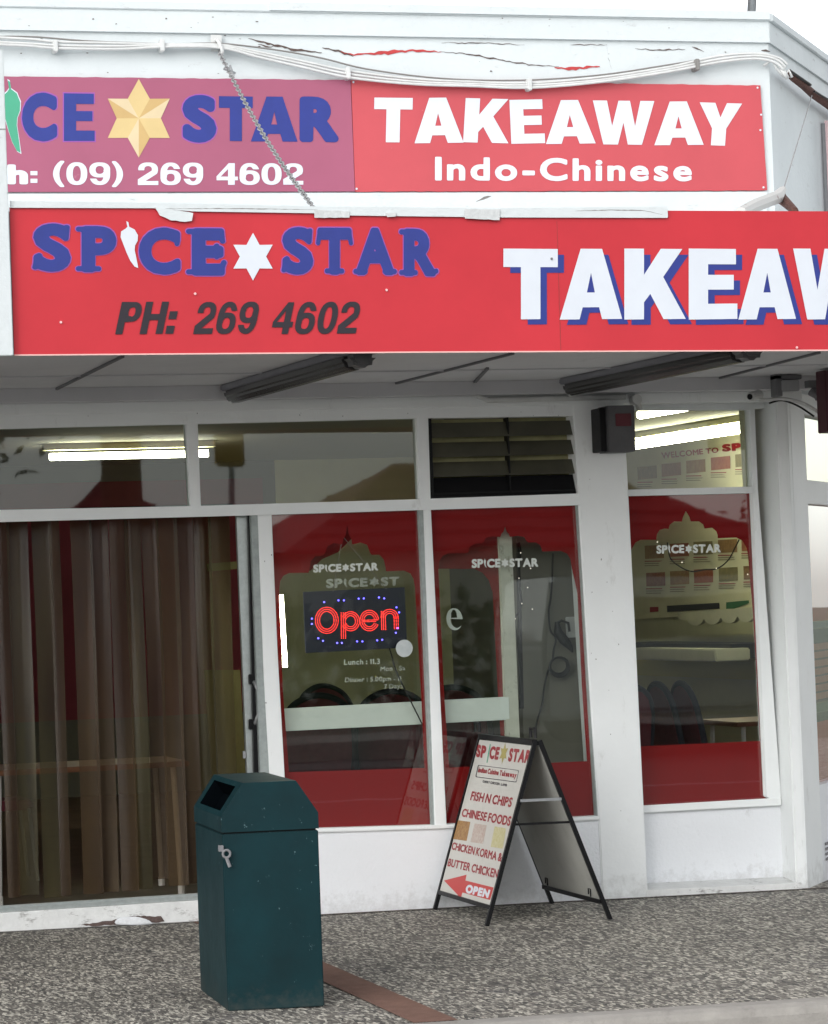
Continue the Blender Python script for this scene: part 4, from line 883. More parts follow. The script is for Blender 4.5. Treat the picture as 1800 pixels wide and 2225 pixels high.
# ------------------------------------------------------------------ unlit lamps under the canopy
def soffit_lamp(x0, y0, x1, y1, label):
    t = thing('soffit_lamp', label, 'lamp', ((x0+x1)/2, (y0+y1)/2, SOF), 'unlit lamps under the canopy')
    a, c = Vector((x0, y0, 0)), Vector((x1, y1, 0)); d = (c-a).normalized(); s = Vector((d.y, -d.x, 0)); L = (c-a).length
    def sect(pr, t0, t1, nm, mt, bev=.006, sc=1.):
        b = MB(); lo = [a+d*t0+s*x+Vector((0, 0, SOF+z)) for x, z in pr]; hi = [a+d*t1+s*x+Vector((0, 0, SOF+z)) for x, z in pr]; b.hexa(lo, hi); return b.build(nm, mt, t, bevel=bev)
    sect([(-.075, -.001), (.075, -.001), (.075, -.035), (-.075, -.035)], 0, L, 'lamp_base', lamp_grey)
    sect([(-.068, -.035), (.068, -.035), (.060, -.075), (.03, -.10), (-.03, -.10), (-.060, -.075)], .02, L-.14, 'lamp_cover', lamp_dark, .012)
    sect([(-.068, -.035), (.068, -.035), (.060, -.075), (.03, -.10), (-.03, -.10), (-.060, -.075)], L-.135, L-.01, 'end_cap', M('cloudy_end_cap', (.16, .16, .165), .3, var=.3), .02)
    sect([(-.012, -.02), (.012, -.02), (.012, -.10), (-.012, -.10)], -.03, 0.015, 'lamp_bracket', cable_w, .004)
    return t
a0, a1 = PZ(509, 866, SOF-.07), PZ(788, 787, SOF-.07)
a0, a1 = PZ(509, 866, 2.825), PZ(793, 786, 2.825)
soffit_lamp(a0.x, a0.y, a1.x, a1.y, 'unlit tube lamp under the canopy, behind the 602 of the phone number')
a0, a1 = PZ(1243, 851, 2.825), PZ(1640, 770, 2.825)
soffit_lamp(a0.x, a0.y, a1.x, max(a1.y, -2.75), 'unlit tube lamp under the canopy, above the grey alarm box')

# conduit, alarm box, camera, junction box
b = MB(); pz = PY(1230, 866, -.05).z
b.tube([Vector((4.93, -.05, pz+.09)), Vector((4.95, -.05, pz+.02)), Vector((5.0, -.05, pz)), PY(1360, 862, -.05)], .016, 8)
pc = b.build('white_conduit', cable_w, smooth=True); tag(pc, 'white conduit along the top of the shopfront beside the alarm box', 'conduit')
b = MB(); c = PY(1383, 868, -.07); b.tube([c+Vector((0, .06, 0)), c+Vector((0, -.02, 0))], .030, 12); b.tube([c+Vector((.0, 0, .0)), c+Vector((.02, 0, -.06))], .018, 8); b.build('conduit_cap', cable_w, pc, bevel=.003)
al = thing('alarm_box', 'grey metal alarm box with a dark red panel above the white pier', 'alarm', PY(1340, 981, -.05))
q0, q1 = PY(1324, 982, -.20), PY(1379, 880, -.20)
b = MB(); b.box(q0.x, q1.x, -.20, -.02, q0.z, q1.z); b.build('box_body', M('alarm_box_grey', (.10, .10, .105), .6, var=.25, vscale=9), al, bevel=.006)
b = MB(); r0, r1 = PY(1339, 926, -.205), PY(1372, 898, -.205); b.box(r0.x, r1.x, -.206, -.2005, r0.z, r1.z); b.build('box_panel', M('alarm_maroon', (.10, .012, .02), .5), al, bevel=.002)
b = MB(); b.box(q0.x-.035, q0.x-.002, -.17, -.02, q0.z+.004, q1.z-.01); b.build('box_backplate', black, al, bevel=.003)
cam_t = thing('security_camera', 'small white security camera on a bracket above the right window', 'camera', PY(1640, 860, -.15))
c0 = PY(1640, 862, -.22)
b = MB(); b.tube([c0+Vector((-.035, -.02, .0)), c0+Vector((.05, .04, .015))], [.026, .028], 14); b.build('camera_body', cable_w, cam_t, bevel=.004)
b = MB(); b.tube([c0+Vector((-.038, -.022, -.001)), c0+Vector((-.030, -.017, .0))], .017, 14); b.build('camera_lens', black, cam_t)
b = MB(); b.tube([c0+Vector((.03, .03, .01)), c0+Vector((.06, .10, .04)), c0+Vector((.06, .12, .10))], .012, 8); b.build('camera_arm', cable_w, cam_t)
jb = thing('junction_box', 'pale grey junction box hanging under the canopy by the corner column', 'box', PY(1720, 850, -.3))
q0, q1 = PY(1701, 850, -.3), PY(1738, 825, -.3); b = MB(); b.box(q0.x, q1.x, -.3, -.2, q0.z, q1.z); b.build('box_body', M('junction_grey', (.42, .43, .44), .5, var=.1), jb, bevel=.005)
b = MB(); g0 = PY(1694, 838, -.28); b.box(g0.x-.02, g0.x+.015, -.29, -.2, g0.z-.06, g0.z+.07); b.box(g0.x-.02, q1.x+.02, -.29, -.2, q1.z+.005, q1.z+.03); b.build('box_bracket', grey_box, jb, bevel=.003)
b = MB(); b.tube(spline([PY(1650, 868, -.2), PY(1674, 868, -.2), PY(1700, 866, -.22), PY(1740, 874, -.25), PY(1775, 893, -.28), PY(1812, 925, -.3)]), .010, 7); tag(b.build('soffit_cable', cable_w, smooth=True), 'curved white cable from the camera towards the hanging maroon sign', 'cable')
b = MB(); b.tube(spline([PY(1672, 876, -.19), PY(1700, 870, -.21), PY(1735, 882, -.24), PY(1770, 905, -.27)]), .006, 6); tag(b.build('soffit_cable', rubber, smooth=True), 'thin black cable under the curved white cable at the corner', 'cable')
b = MB(); c1 = PY(1765, 850, -.3); b.tube([c1, c1+Vector((.02, -.03, -.03))], [.03, .02], 10); b.tube([c1+Vector((.05, 0, .05)), c1, c1+Vector((.03, 0, -.05))], .01, 7); b.box(c1.x-.03, c1.x+.03, -.33, -.27, c1.z+.02, c1.z+.06)
tag(b.build('floodlight_mount', grey_box), 'small grey lamp mount between junction box and maroon sign', 'mount')
hs_ = thing('hanging_sign', 'dark maroon sign hanging under the canopy at the right edge', 'sign', PY(1800, 900, -.6))
q0, q1 = PY(1786, 941, -.6), PY(1783, 806, -.6); b = MB(); b.box(min(q0.x, q1.x), q0.x+1.0, -.68, -.55, q0.z, q1.z); b.build('sign_box', M('maroon_sign_face', (.055, .008, .018), .5), hs_, bevel=.004)
b = MB(); b.tube([Vector((q0.x+.2, -.61, q1.z)), Vector((q0.x+.2, -.61, SOF))], .01, 6); b.tube([Vector((q0.x+.8, -.61, q1.z)), Vector((q0.x+.8, -.61, SOF))], .01, 6); b.build('sign_hanger', steel, hs_)

# ------------------------------------------------------------------ litter bin
N0 = PZ(496, 2198, gz(2.66)); fr = Vector((.398, -.062, 0)); dp = Vector((.038, .735, 0))
bn = thing('litter_bin', 'dark teal metal litter bin with sloped lid standing on the pavement', 'bin', N0+fr*.5+dp*.5)
def BP(a, d, z): return N0+fr*a+dp*d+Vector((0, 0, z))
b = MB(); b.hexa([BP(.0, .0, .0), BP(1, 0, .0), BP(1, 1, .0), BP(0, 1, .0)], [BP(0, 0, .735), BP(1, 0, .735), BP(1, 1, .735), BP(0, 1, .735)]); b.build('bin_body', [teal], bn, bevel=.004)
pr = [(-.006, .742), (1.006, .742), (1.006, .808), (.785, .945), (.225, .945), (-.006, .808)]
b = MB()
F0 = [BP(a, -.006, z) for a, z in pr]; F1 = [BP(a, 1.006, z) for a, z in pr]
b.face(F0[::-1]); b.face(F1); n = 6
for i in range(6):
    q = [F0[i], F0[(i+1) % n], F1[(i+1) % n], F1[i]]
    if i == 4:      # left slope with its square mouth
        P0, P1, P2, P3 = q; f = lambda a, c: (P0*(1-a)+P1*a)*(1-c)+(P3*(1-a)+P2*a)*c
        h = [f(.86, .13), f(.14, .13), f(.14, .87), f(.86, .87)]; o4 = [P1, P0, P3, P2]
        nn = (P1-P0).cross(P3-P0).normalized()
        for k in range(4): b.face([o4[k], o4[(k+1) % 4], h[(k+1) % 4], h[k]])
        inn = [p+Vector((.04, 0, -.06)) for p in h]
        for k in range(4): b.face([h[k], h[(k+1) % 4], inn[(k+1) % 4], inn[k]], 1)
        b.face(inn, 1)
    else: b.face(q)
bmesh.ops.remove_doubles(b.b, verts=b.b.verts, dist=.0002)
ld = b.build('bin_lid', [teal, dark_in], bn)
b = MB(); b.hexa([BP(.02, .02, .733), BP(.98, .02, .733), BP(.98, .98, .733), BP(.02, .98, .733)], [BP(.02, .02, .744), BP(.98, .02, .744), BP(.98, .98, .744), BP(.02, .98, .744)]); b.build('lid_gap', black, bn)
b = MB(); b.hexa([BP(.06, .04, -.01), BP(.96, .06, -.01), BP(.96, .96, -.01), BP(.06, .96, -.01)], [BP(.06, .04, .0), BP(.96, .06, .0), BP(.96, .96, .0), BP(.06, .96, .0)]); b.build('bin_foot', black, bn)
b = MB(); k0 = BP(.03, -.03, .655); b.tube([k0+Vector((.016*math.cos(a), -.002, .016*math.sin(a))) for a in [j*.63 for j in range(11)]], .0055, 7); b.tube([k0+Vector((.0, 0, -.018)), k0+Vector((.012, -.004, -.055))], .0075, 6); b.box(k0.x-.028, k0.x-.010, k0.y+.005, k0.y+.03, k0.z+.01, k0.z+.035); b.build('bin_latch', grey_box, bn)

# ------------------------------------------------------------------ sandwich board
ya, yb = -.05, -1.01; za_ = gz(4.8)
xF, xR, xA, zA = 4.585, 5.255, 4.888, .945
sb = thing('sandwich_board', 'black framed sandwich board with red menu lettering leaning open on the pavement', 'signboard', ((xF+xR)/2, (ya+yb)/2, za_))
def leg(b, x0, y0, z0, x1, y1, z1, w_=.0105): 
    d = Vector((x1-x0, y1-y0, z1-z0)).normalized(); s = Vector((0, 1, 0)); q = d.cross(s).normalized()
    lo = [Vector((x0, y0, z0))+s*a+q*c for a, c in [(-w_, -w_), (w_, -w_), (w_, w_), (-w_, w_)]]; hi = [p+Vector((x1-x0, y1-y0, z1-z0)) for p in lo]; b.hexa(lo, hi)
gF, gR = gz(xF), gz(xR)
def PF(t, y): return Vector((xF+(xA-xF)*t, y, gF+(zA-gF)*t))
def PRr(t, y): return Vector((xR+(xA+.012-xR)*t, y, gR+(zA-gR)*t))
for y in (ya, yb):
    b = MB(); p, q = PF(0, y), PF(1, y); leg(b, *p, *q); b.build('frame_leg', black, sb)
    b = MB(); p, q = PRr(0, y), PRr(1.0, y); p.x += .01; q.x += .012; leg(b, *p, *q, .0105); b.build('frame_leg', black, sb)
def rail(nm, a, c, r, mt, par=sb):
    b = MB(); d = (c-a).normalized(); u_ = Vector((0, 0, 1)); s = d.cross(u_).normalized(); lo = [a+s*x+u_*z for x, z in [(-r, -r), (r, -r), (r, r), (-r, r)]]; b.hexa(lo, [p+(c-a) for p in lo]); return b.build(nm, mt, par)
rail('frame_rail', PF(.1, ya), PF(.1, yb), .011, black); rail('frame_rail', PF(.99, ya), PF(.99, yb), .014, black)
rail('frame_rail', PRr(.1, ya), PRr(.1, yb), .011, black); rail('frame_rail', PRr(.985, ya), PRr(.985, yb), .011, black)
rail('frame_rail', PF(.545, yb)+Vector((.0, .01, 0)), PRr(.545, yb)+Vector((0, .01, 0)), .006, black); rail('frame_stay', PF(.675, yb-.01)+Vector((-.0, 0, 0)), PRr(.675, yb-.01)+Vector((0, 0, 0)), .007, steel)
for y in (ya+.08, yb+.05):
    b = MB(); c = Vector((xA+.005, y, zA+.012)); b.tube([c+Vector((0, -.04, 0)), c+Vector((0, -.04, .05)), c+Vector((0, .04, .05)), c+Vector((0, .04, 0))], .009, 6); b.build('board_hinge', black, sb)
nF = (PF(1, ya)-PF(0, ya)).cross(PF(0, yb)-PF(0, ya)).normalized()
if nF.x > 0: nF = -nF
o = nF*.004
b = MB(); Fq = [PF(.11, ya-.013), PF(.11, yb+.013), PF(.97, yb+.013), PF(.97, ya-.013)]; b.prism([p+o for p in Fq], -nF*.006); fp_ = b.build('front_sheet', board_w, sb)
nR = (PRr(1, ya)-PRr(0, ya)).cross(PRr(0, yb)-PRr(0, ya)).normalized()
b = MB(); Rq = [PRr(.11, ya-.013), PRr(.11, yb+.013), PRr(.97, yb+.013), PRr(.97, ya-.013)]; b.prism(Rq, nR*.004); b.build('back_sheet', board_b, sb)
def SB(px, k=.0055): return [PP(920+x/3.945, 1560+y/3.945, PF(.5, ya)+nF*k, nF) for x, y in px]
def sbl(name, t, mat, px, **k): return lettering(name, t, mat, SB(px), fp_, **k)
sbl('board_lettering', 'SP', text_red, [(462, 225), (545, 240), (528, 350), (450, 335)], bold=.085, gap=.08)
sbl('board_lettering', 'CE', text_red, [(578, 240), (662, 250), (640, 362), (562, 352)], bold=.085, gap=.08)
sbl('board_lettering', 'STAR', text_red, [(745, 258), (932, 278), (905, 392), (724, 375)], bold=.085, gap=.07)
poly_obj('board_chilli', green_v, [[SB([(572, 225), (580, 226), (566, 300), (550, 385), (543, 384), (556, 300)])]], fp_)
cxs, cys = 690, 305; poly_obj('board_star', M('olive_gold_print', (.40, .34, .10), .5), [[SB([(cxs+(.16*0)+(36 if k % 2 == 0 else 19)*math.sin(k*math.pi/6)+(-.17*( -(92 if k % 2 == 0 else 46)*math.cos(k*math.pi/6))), cys-(92 if k % 2 == 0 else 46)*math.cos(k*math.pi/6)) for k in range(12)])]], fp_)
def rrect(x0, y0, x1, y1, sl, lean, r=10):
    f = lambda x, y: (x-(y-y0)*lean, y+(x-x0)*sl); o = []
    for cx_, cy_, a in [(x1-r, y0+r, -90), (x1-r, y1-r, 0), (x0+r, y1-r, 90), (x0+r, y0+r, 180)]:
        for k in range(5): t = math.radians(a+k*22.5); o.append(f(cx_+r*math.cos(t), cy_+r*math.sin(t)))
    return o
poly_obj('board_box_outline', grey_v, [[SB(rrect(470, 403, 822, 508, .13, .22)), SB(rrect(475, 408, 817, 503, .13, .22))]], fp_)
sbl('board_lettering', 'Indian Cuisine Takeaway', text_red, [(478, 422), (805, 468), (792, 530), (466, 480)], bold=.07, gap=.07, space=.3)
sbl('board_lettering', 'CURRY CHICKEN . LAMB', grey_v, [(512, 534), (720, 566), (716, 588), (508, 556)], bold=.07, gap=.12)
sbl('board_lettering', 'FISH N CHIPS', text_red, [(420, 628), (772, 684), (752, 768), (400, 706)], bold=.05, gap=.09, space=.3)
sbl('board_lettering', 'CHINESE FOODS', text_red, [(342, 776), (760, 845), (742, 930), (326, 846)], bold=.05, gap=.08, space=.28)
sbl('board_lettering', 'CHICKEN KORMA &', text_red, [(254, 1064), (682, 1160), (668, 1236), (240, 1128)], bold=.045, gap=.08, space=.3)
sbl('board_lettering', 'BUTTER CHICKEN', text_red, [(222, 1204), (650, 1300), (636, 1378), (206, 1272)], bold=.045, gap=.08, space=.3)
for nm, c1, c2, px in [('food_picture', (.42, .24, .07), (.22, .09, .03), [(288, 876), (404, 893), (372, 1056), (256, 1038)]), ('food_picture', (.55, .52, .46), (.44, .30, .26), [(440, 905), (545, 922), (512, 1080), (405, 1065)]), ('food_picture', (.48, .44, .20), (.58, .55, .36), [(612, 930), (712, 948), (682, 1122), (578, 1106)])]:
    mt = M('food_print', c1, .5, col2=c2, vscale=55); poly_obj(nm, mt, [[SB(px, .005)]], fp_)
poly_obj('board_arrow', arrow_red, [[SB([(178, 1395), (372, 1345), (362, 1395), (604, 1455), (572, 1562), (336, 1498), (322, 1546)], .005)]], fp_)
sbl('board_lettering', 'OPEN', white_v, [(374, 1425), (578, 1475), (556, 1548), (358, 1500)], bold=.10, gap=.06)
for y in (ya-.12, yb+.12):
    b = MB(); c = PRr(.13, y)+Vector((-.012, 0, 0)); b.tube([c+Vector((0, -.018, -.01)), c+Vector((0, -.018, .03)), c+Vector((0, .018, .03)), c+Vector((0, .018, -.0))], .004, 5); b.build('sheet_clip', black, sb)

# ------------------------------------------------------------------ things in the windows
# LED sign
LS = .085
led = thing('open_sign', 'lit LED sign with red dotted Open inside the window left of the white mullion', 'sign', PY(770, 1420, LS))
zz = lambda x, y: (560+x/3.945, 1060+y/3.945)
b = MB(); b.pxprism([zz(392, 892), zz(1262, 852), zz(1283, 1370), zz(412, 1418)], LS, .012); b.build('sign_board', M('navy_led_board', (.006, .008, .022), .35), led, bevel=.002)
def dots(b, pts, r, y, mi=0):
    for u, v in pts:
        c = PY(u, v, y); b.prism([c+Vector((r*math.cos(k*1.0472), 0, r*math.sin(k*1.0472))) for k in range(6)], (0, -.004, 0))
rd = []
def ringdots(cx, cy, rx, ry, a0, a1, sp=11):
    L = abs(a1-a0)*math.pi/180*(rx+ry)/2; n = max(2, int(L/sp))
    return [(cx+rx*math.cos(math.radians(a0+(a1-a0)*k/n)), cy+ry*math.sin(math.radians(a0+(a1-a0)*k/n))) for k in range(n+1)]
def linedots(x0, y0, x1, y1, sp=11):
    n = max(1, int(math.hypot(x1-x0, y1-y0)/sp)); return [(x0+(x1-x0)*k/n, y0+(y1-y0)*k/n) for k in range(n+1)]
for g in (0, 18, 36): rd += ringdots(593, 1136, 98-g, 112-g, 0, 354)
for g in (0, 17, 34): rd += ringdots(797, 1144, 76-g, 82-g, -150, 150)
for g in (0, 18, 36): rd += linedots(716+g, 1072, 718+g, 1290)
for g in (0, 17, 34): rd += ringdots(957, 1138, 80-g, 88-g, 25, 350)
rd += linedots(905, 1136, 1030, 1132)+linedots(905, 1148, 1010, 1146)
for g in (0, 17, 34): rd += ringdots(1132, 1112, 72-g, 70-g, -180, 0)
for g in (0, 17, 34): rd += linedots(1060+g, 1060 if g < 20 else 1100, 1064+g, 1215); rd += linedots(1204-g, 1112, 1206-g, 1208)
b = MB(); dots(b, [zz(*p) for p in rd], .0019, LS-.001); b.build('red_leds', led_r, led)
b = MB(); dots(b, [zz(*p) for p in [(570, 980), (693, 965), (740, 965), (866, 950), (910, 948), (1040, 940), (1085, 948), (1190, 1025), (1213, 1068), (1200, 1203), (1185, 1243), (1068, 1303), (1025, 1308), (898, 1317), (853, 1317), (722, 1330), (682, 1330), (560, 1312), (520, 1290), (465, 1167), (465, 1122)]], .0048, LS-.001); b.build('blue_leds', led_b, led)
b = MB(); b.tube([PY(724, 1285, LS), PY(745, 1165, LS)], .0018, 5); b.tube([PY(840, 1280, LS), PY(745, 1165, LS)], .0018, 5); b.build('hanging_cord', cable_g, led)
b = MB(); b.tube(spline([PY(846, 1408, LS+.01), PY(850, 1420, LS+.01), PY(862, 1460, .09), PY(890, 1518, .09), PY(922, 1582, .09)]), .004, 6); b.build('power_cord', rubber, led)
b = MB(); c = PY(879, 1409, GY-.004); b.prism([c+Vector((.048*math.cos(k*.2244), 0, .048*math.sin(k*.2244))) for k in range(28)], (0, .003, 0))
stk = b.build('round_sticker', M('round_sticker_print', (.58, .62, .62), .5, col2=(.45, .50, .50), vscale=20)); tag(stk, 'round white sticker on the glass at the lower right of the Open sign', 'sticker')
# lamps
def tube_lamp(label, a, c, r=.028, housing=True, vert=False):
    t = thing('fluorescent_lamp', label, 'lamp', (a+c)/2, 'lit tubes inside the shop')
    b = MB(); b.tube([a, c], r, 10); b.build('tube', tube_on, t)
    if housing:
        d = (c-a).normalized(); s = Vector((0, 0, 1)).cross(d); b = MB(); e = d*.05
        lo = [a-e+s*x+Vector((0, 0, z)) for x, z in [(-.06, .05), (.06, .05), (.06, .10), (-.06, .10)]]; b.hexa(lo, [p+(c-a)+e*2 for p in lo]); b.build('lamp_housing', M('lamp_housing_paint', (.6, .58, .35), .5), t)
    return t
tube_lamp('lit fluorescent tube seen through the left transom glass', PZ(108, 993, 2.90), PZ(452, 985, 2.90))
R1, R2 = PZ(1370, 969, 2.90), PZ(1650, 926, 2.90)
tube_lamp('lit fluorescent tube above the menu in the right transom glass', R1, R2, .034)
U1 = PZ(1392, 901, 2.93); tube_lamp('second lit tube close to the ceiling in the right transom glass', U1, Vector((U1.x+.1, U1.y-1.3, 2.93)), .03)
ta, tb = PY(611, 1293, .11), PY(620.5, 1450, .11); tube_lamp('vertical glowing tube added for a tube reflection at the left edge of the first red window', ta, tb, .012, False)  # glowing tube added inside, stands for a reflected tube light

# menu on the side wall
MXW = 9.385
def mq(px): return [PX(1280+x/3.338, 840+y/3.338, MXW) for x, y in px]
mn = thing('menu_board', 'cream wall menu with rows of food pictures and a WELCOME TO heading', 'menu', PX(1500, 1200, MXW))
poly_obj('menu_sheet', menu_bg, [[mq([(270, 470), (1180, 330), (1200, 1640), (300, 1690)])]], mn)
def mq2(px, k=.004): return [Vector((p.x-k, p.y, p.z)) for p in mq(px)]
lettering('menu_heading', 'WELCOME TO', text_red, mq2([(528, 478), (942, 440), (946, 478), (534, 524)]), mn, bold=.045, gap=.10, space=.35)
lettering('menu_heading', 'SP!', text_red, mq2([(968, 418), (1150, 400), (1155, 462), (972, 474)]), mn, bold=.10, gap=.08)
foods = [((.30, .17, .07), (.16, .09, .04)), ((.34, .13, .06), (.22, .06, .03)), ((.25, .10, .04), (.36, .24, .10)), ((.30, .06, .03), (.38, .14, .06)), ((.16, .15, .06), (.28, .22, .10))]
fm = [M('food_print', a, .5, col2=c, vscale=22) for a, c in foods]
def pic(x0, y0, wd, ht, sl, mi):
    poly_obj('menu_picture', fm[mi % 5], [[mq2([(x0, y0), (x0+wd, y0+sl*wd), (x0+wd+3, y0+ht+sl*wd), (x0+3, y0+ht)])]], mn)
    for k in range(3):
        poly_obj('menu_caption', M('caption_print', (.30, .27, .18), .6) if k else text_red, [[mq2([(x0, y0+ht+14+k*16), (x0+wd*random.uniform(.6, .98), y0+ht+12+k*16), (x0+wd*.8, y0+ht+19+k*16), (x0, y0+ht+21+k*16)])]], mn)
for i, x in enumerate((355, 530, 708, 888, 1065)): pic(x, 585-(x-355)*.13, 140, 92, -.10, i)
for i, x in enumerate((408, 590, 762, 940, 1110)): pic(x, 1155-(x-408)*.08, 138, 95, -.05, i+2)
for i, x in enumerate((418, 592, 765, 945, 1125)): pic(x, 1352-(x-418)*.07, 138, 98, -.05, i+1)
poly_obj('menu_band', M('menu_dark_band', (.03, .03, .035), .6), [[mq2([(570, 1590), (950, 1568), (952, 1610), (572, 1636)])]], mn)
poly_obj('menu_band', text_red, [[mq2([(445, 1600), (508, 1597), (509, 1632), (446, 1637)])]], mn)
poly_obj('menu_band', M('menu_green_band', (.05, .16, .08), .6), [[mq2([(1000, 1565), (1165, 1550), (1165, 1570), (1060, 1610), (1000, 1612)])]], mn)
# scalloped valance over the servery
va = thing('scalloped_valance', 'white scalloped valance under the menu in the right window', 'valance', PX(1550, 1345, 9.3))
l = [(700, 1650), (1190, 1615), (1192, 1655)]; xs_ = 1192
outl = [(640, 1640), (1200, 1600), (1204, 1660)]
for k in range(4):
    c = 1138-k*122
    outl += [(c+58*math.cos(math.radians(a)), 1660+k*8+50*math.sin(math.radians(a))) for a in range(10, 180, 20)]
outl += [(660, 1690)]
b = MB(); b.prism([PX(1280+x/3.338, 840+y/3.338, 9.25) for x, y in outl], (.03, 0, 0)); b.build('valance_cloth', M('valance_cream', (.55, .54, .44), .8, var=.1), va)
b = MB(); p0, p1 = PX(1385, 1395, 9.2), PX(1640, 1372, 9.2); b.box(9.0, 9.38, min(p0.y, p1.y), max(p0.y, p1.y), p0.z-.12, p0.z); tag(b.build('servery_shelf', black), 'dark shelf under the scalloped valance', 'shelf')
b = MB(); p0, p1 = PX(1440, 1400, 9.1), PX(1630, 1390, 9.1); b.box(8.8, 9.1, min(p0.y, p1.y), max(p0.y, p1.y), p0.z-.12, p0.z-.02); tag(b.build('servery_counter', M('counter_cream', (.5, .5, .42), .6, var=.1), bevel=.01), 'pale counter below the dark shelf', 'counter')
b = MB(); b.box(9.36, 9.384, 4.2, 10.1, .95, 1.12); tag(b.build('dado_rail', M('dado_olive', (.46, .43, .20), .7)), 'pale olive dado rail along the side wall behind the chairs', 'rail')
# string of bulbs hanging across the right window and in window two
b = MB(); b.tube(spline([PY(1280+x/3.338, 840+y/3.338, .40) for x, y in [(570, 1130), (590, 1240), (650, 1300), (740, 1340), (830, 1330), (930, 1320), (1010, 1260), (1060, 1170), (1090, 1110)]]), .004, 5)
sl1 = b.build('string_lights', rubber); tag(sl1, 'dark cord of bulbs looping across the menu in the right window', 'string lights', 'string lights in the windows')
for x, y in [(497, 1128), (676, 1275), (1153, 1362), (925, 1318)]:
    b = MB(); c = PY(1280+x/3.338, 840+y/3.338, .39); bmesh.ops.create_icosphere(b.b, subdivisions=1, radius=.0045, matrix=Matrix.Translation(c)); b.build('bulb', star_l, sl1)
w2f = lambda x, y: (900+x/3.945, 1060+y/3.945)
b = MB(); b.tube(spline([PY(*w2f(x, y), .42) for x, y in [(905, 480), (915, 558), (900, 775), (925, 990), (870, 1120), (885, 1300), (900, 1500), (910, 1736)]]), .004, 5)
sl2 = b.build('string_lights', rubber); tag(sl2, 'dark cord of tiny bulbs hanging beside the door edge in window two', 'string lights', 'string lights in the windows')
for x, y in [(915, 558), (900, 775), (925, 992), (868, 1122), (1000, 690), (975, 855), (1015, 1040)]:
    b = MB(); c = PY(*w2f(x, y), .40); bmesh.ops.create_icosphere(b.b, subdivisions=1, radius=.004, matrix=Matrix.Translation(c)); b.build('bulb', star_l, sl2)
# black power lead with plug and coil in window two
pl = thing('power_lead', 'black power lead with plug and coil hanging on the grey partition', 'power lead', PY(1214, 1445, .45))
b = MB(); b.tube(spline([PY(*w2f(x, y), .47) for x, y in [(1190, 560), (1185, 760), (1172, 950), (1155, 1060), (1170, 1220), (1215, 1290), (1200, 1380), (1190, 1470)]]), .0055, 6); b.build('lead', rubber, pl)
b = MB(); c = PY(*w2f(1240, 1525), .46)
for k in range(3): b.tube([c+Vector(((.052+.004*k)*math.cos(a), -.008*k, (.047+.005*k)*math.sin(a)-.004*k)) for a in [j*.35 for j in range(19)]], .0065, 6)
b.build('coil', rubber, pl)
b = MB(); b.tube(spline([PY(*w2f(x, y), .47) for x, y in [(1165, 1530), (1140, 1600), (1112, 1736), (1100, 1850), (1062, 1975), (1040, 2060), (1000, 2110)]]), .0055, 6); b.build('lead', rubber, pl)
b = MB(); c = PY(*w2f(1270, 1235), .44); b.tube([c+Vector((-.03, 0, .06)), c+Vector((-.025, 0, -.0)), c+Vector((.01, 0, -.05)), c+Vector((.045, 0, -.09)), c+Vector((.06, 0, -.12))], [.012, .026, .030, .018, .005], 9); b.tube([c+Vector((-.03, 0, .05)), c+Vector((.0, 0, .065)), c+Vector((.04, 0, .05)), c+Vector((.045, 0, 0))], .008, 7); b.build('plug', rubber, pl)
b = MB(); c = PY(*w2f(1335, 1210), .50); b.box(c.x-.02, c.x+.06, .49, .515, c.z-.05, c.z+.07); ob = b.build('wall_socket', cable_w, bevel=.004); tag(ob, 'white wall socket behind the black plug in window two', 'socket')

# ------------------------------------------------------------------ strip curtain in the doorway
cu = thing('strip_curtain', 'smoky brown plastic strip curtain hanging across the open doorway', 'curtain', PY(230, 1130, .42))
b = MB(); b.box(.3, 3.62, .36, .44, PY(300, 1118, .4).z, PY(300, 1100, .4).z); b.build('curtain_rail', black, cu)
edges = [(-150, -105, 1950), (-100, -50, 1945), (-55, -12, 1952), (16, 43, 1950), (42, 84, 1946), (95, 134, 1951), (130, 152, 1946), (180, 222, 1943), (220, 257, 1939), (264, 300, 1936), (298, 331, 1932), (334, 368, 1911), (366, 408, 1925), (406, 444, 1920), (446, 482, 1914), (480, 522, 1911)]
for i, (ua, ub, vb) in enumerate(edges):
    tp = (ua+ub)/2-22; n = 8; y0 = .38+.03*(i % 3)
    topz = PY(300, 1116, .4).z; A0, A1 = PY(ua, 1900, y0), PY(ub, 1900, y0); zb = PY((ua+ub)/2, vb, y0).z
    b = MB(); wdt = A1.x-A0.x; sway = random.uniform(-.008, .008); tw = random.uniform(-.25, .25); cv = random.uniform(.002, .007)*random.choice([1, -1])
    rows = []
    for j in range(9):
        f = j/8; z = topz+(zb-topz)*f; row = []
        for k in range(n+1):
            a = k/n-.5; ww = wdt*(1.12-.1*f)
            row.append(b.b.verts.new((A0.x+wdt/2+a*ww+sway*math.sin(f*3)+.002*math.sin(f*7+i), y0+cv*math.cos(a*3.1)*2+a*wdt*math.sin(tw*f)+.012*math.sin(f*5+i*2), z)))
        rows.append(row)
    for j in range(8):
        for k in range(n): b.b.faces.new([rows[j][k], rows[j][k+1], rows[j+1][k+1], rows[j+1][k]])
    b.build('curtain_strip', strip_ms[[1, 1, 0, 0, 1, 1, 2, 0, 2, 0, 1, 2, 0, 0, 1, 1][i]], cu, smooth=True)

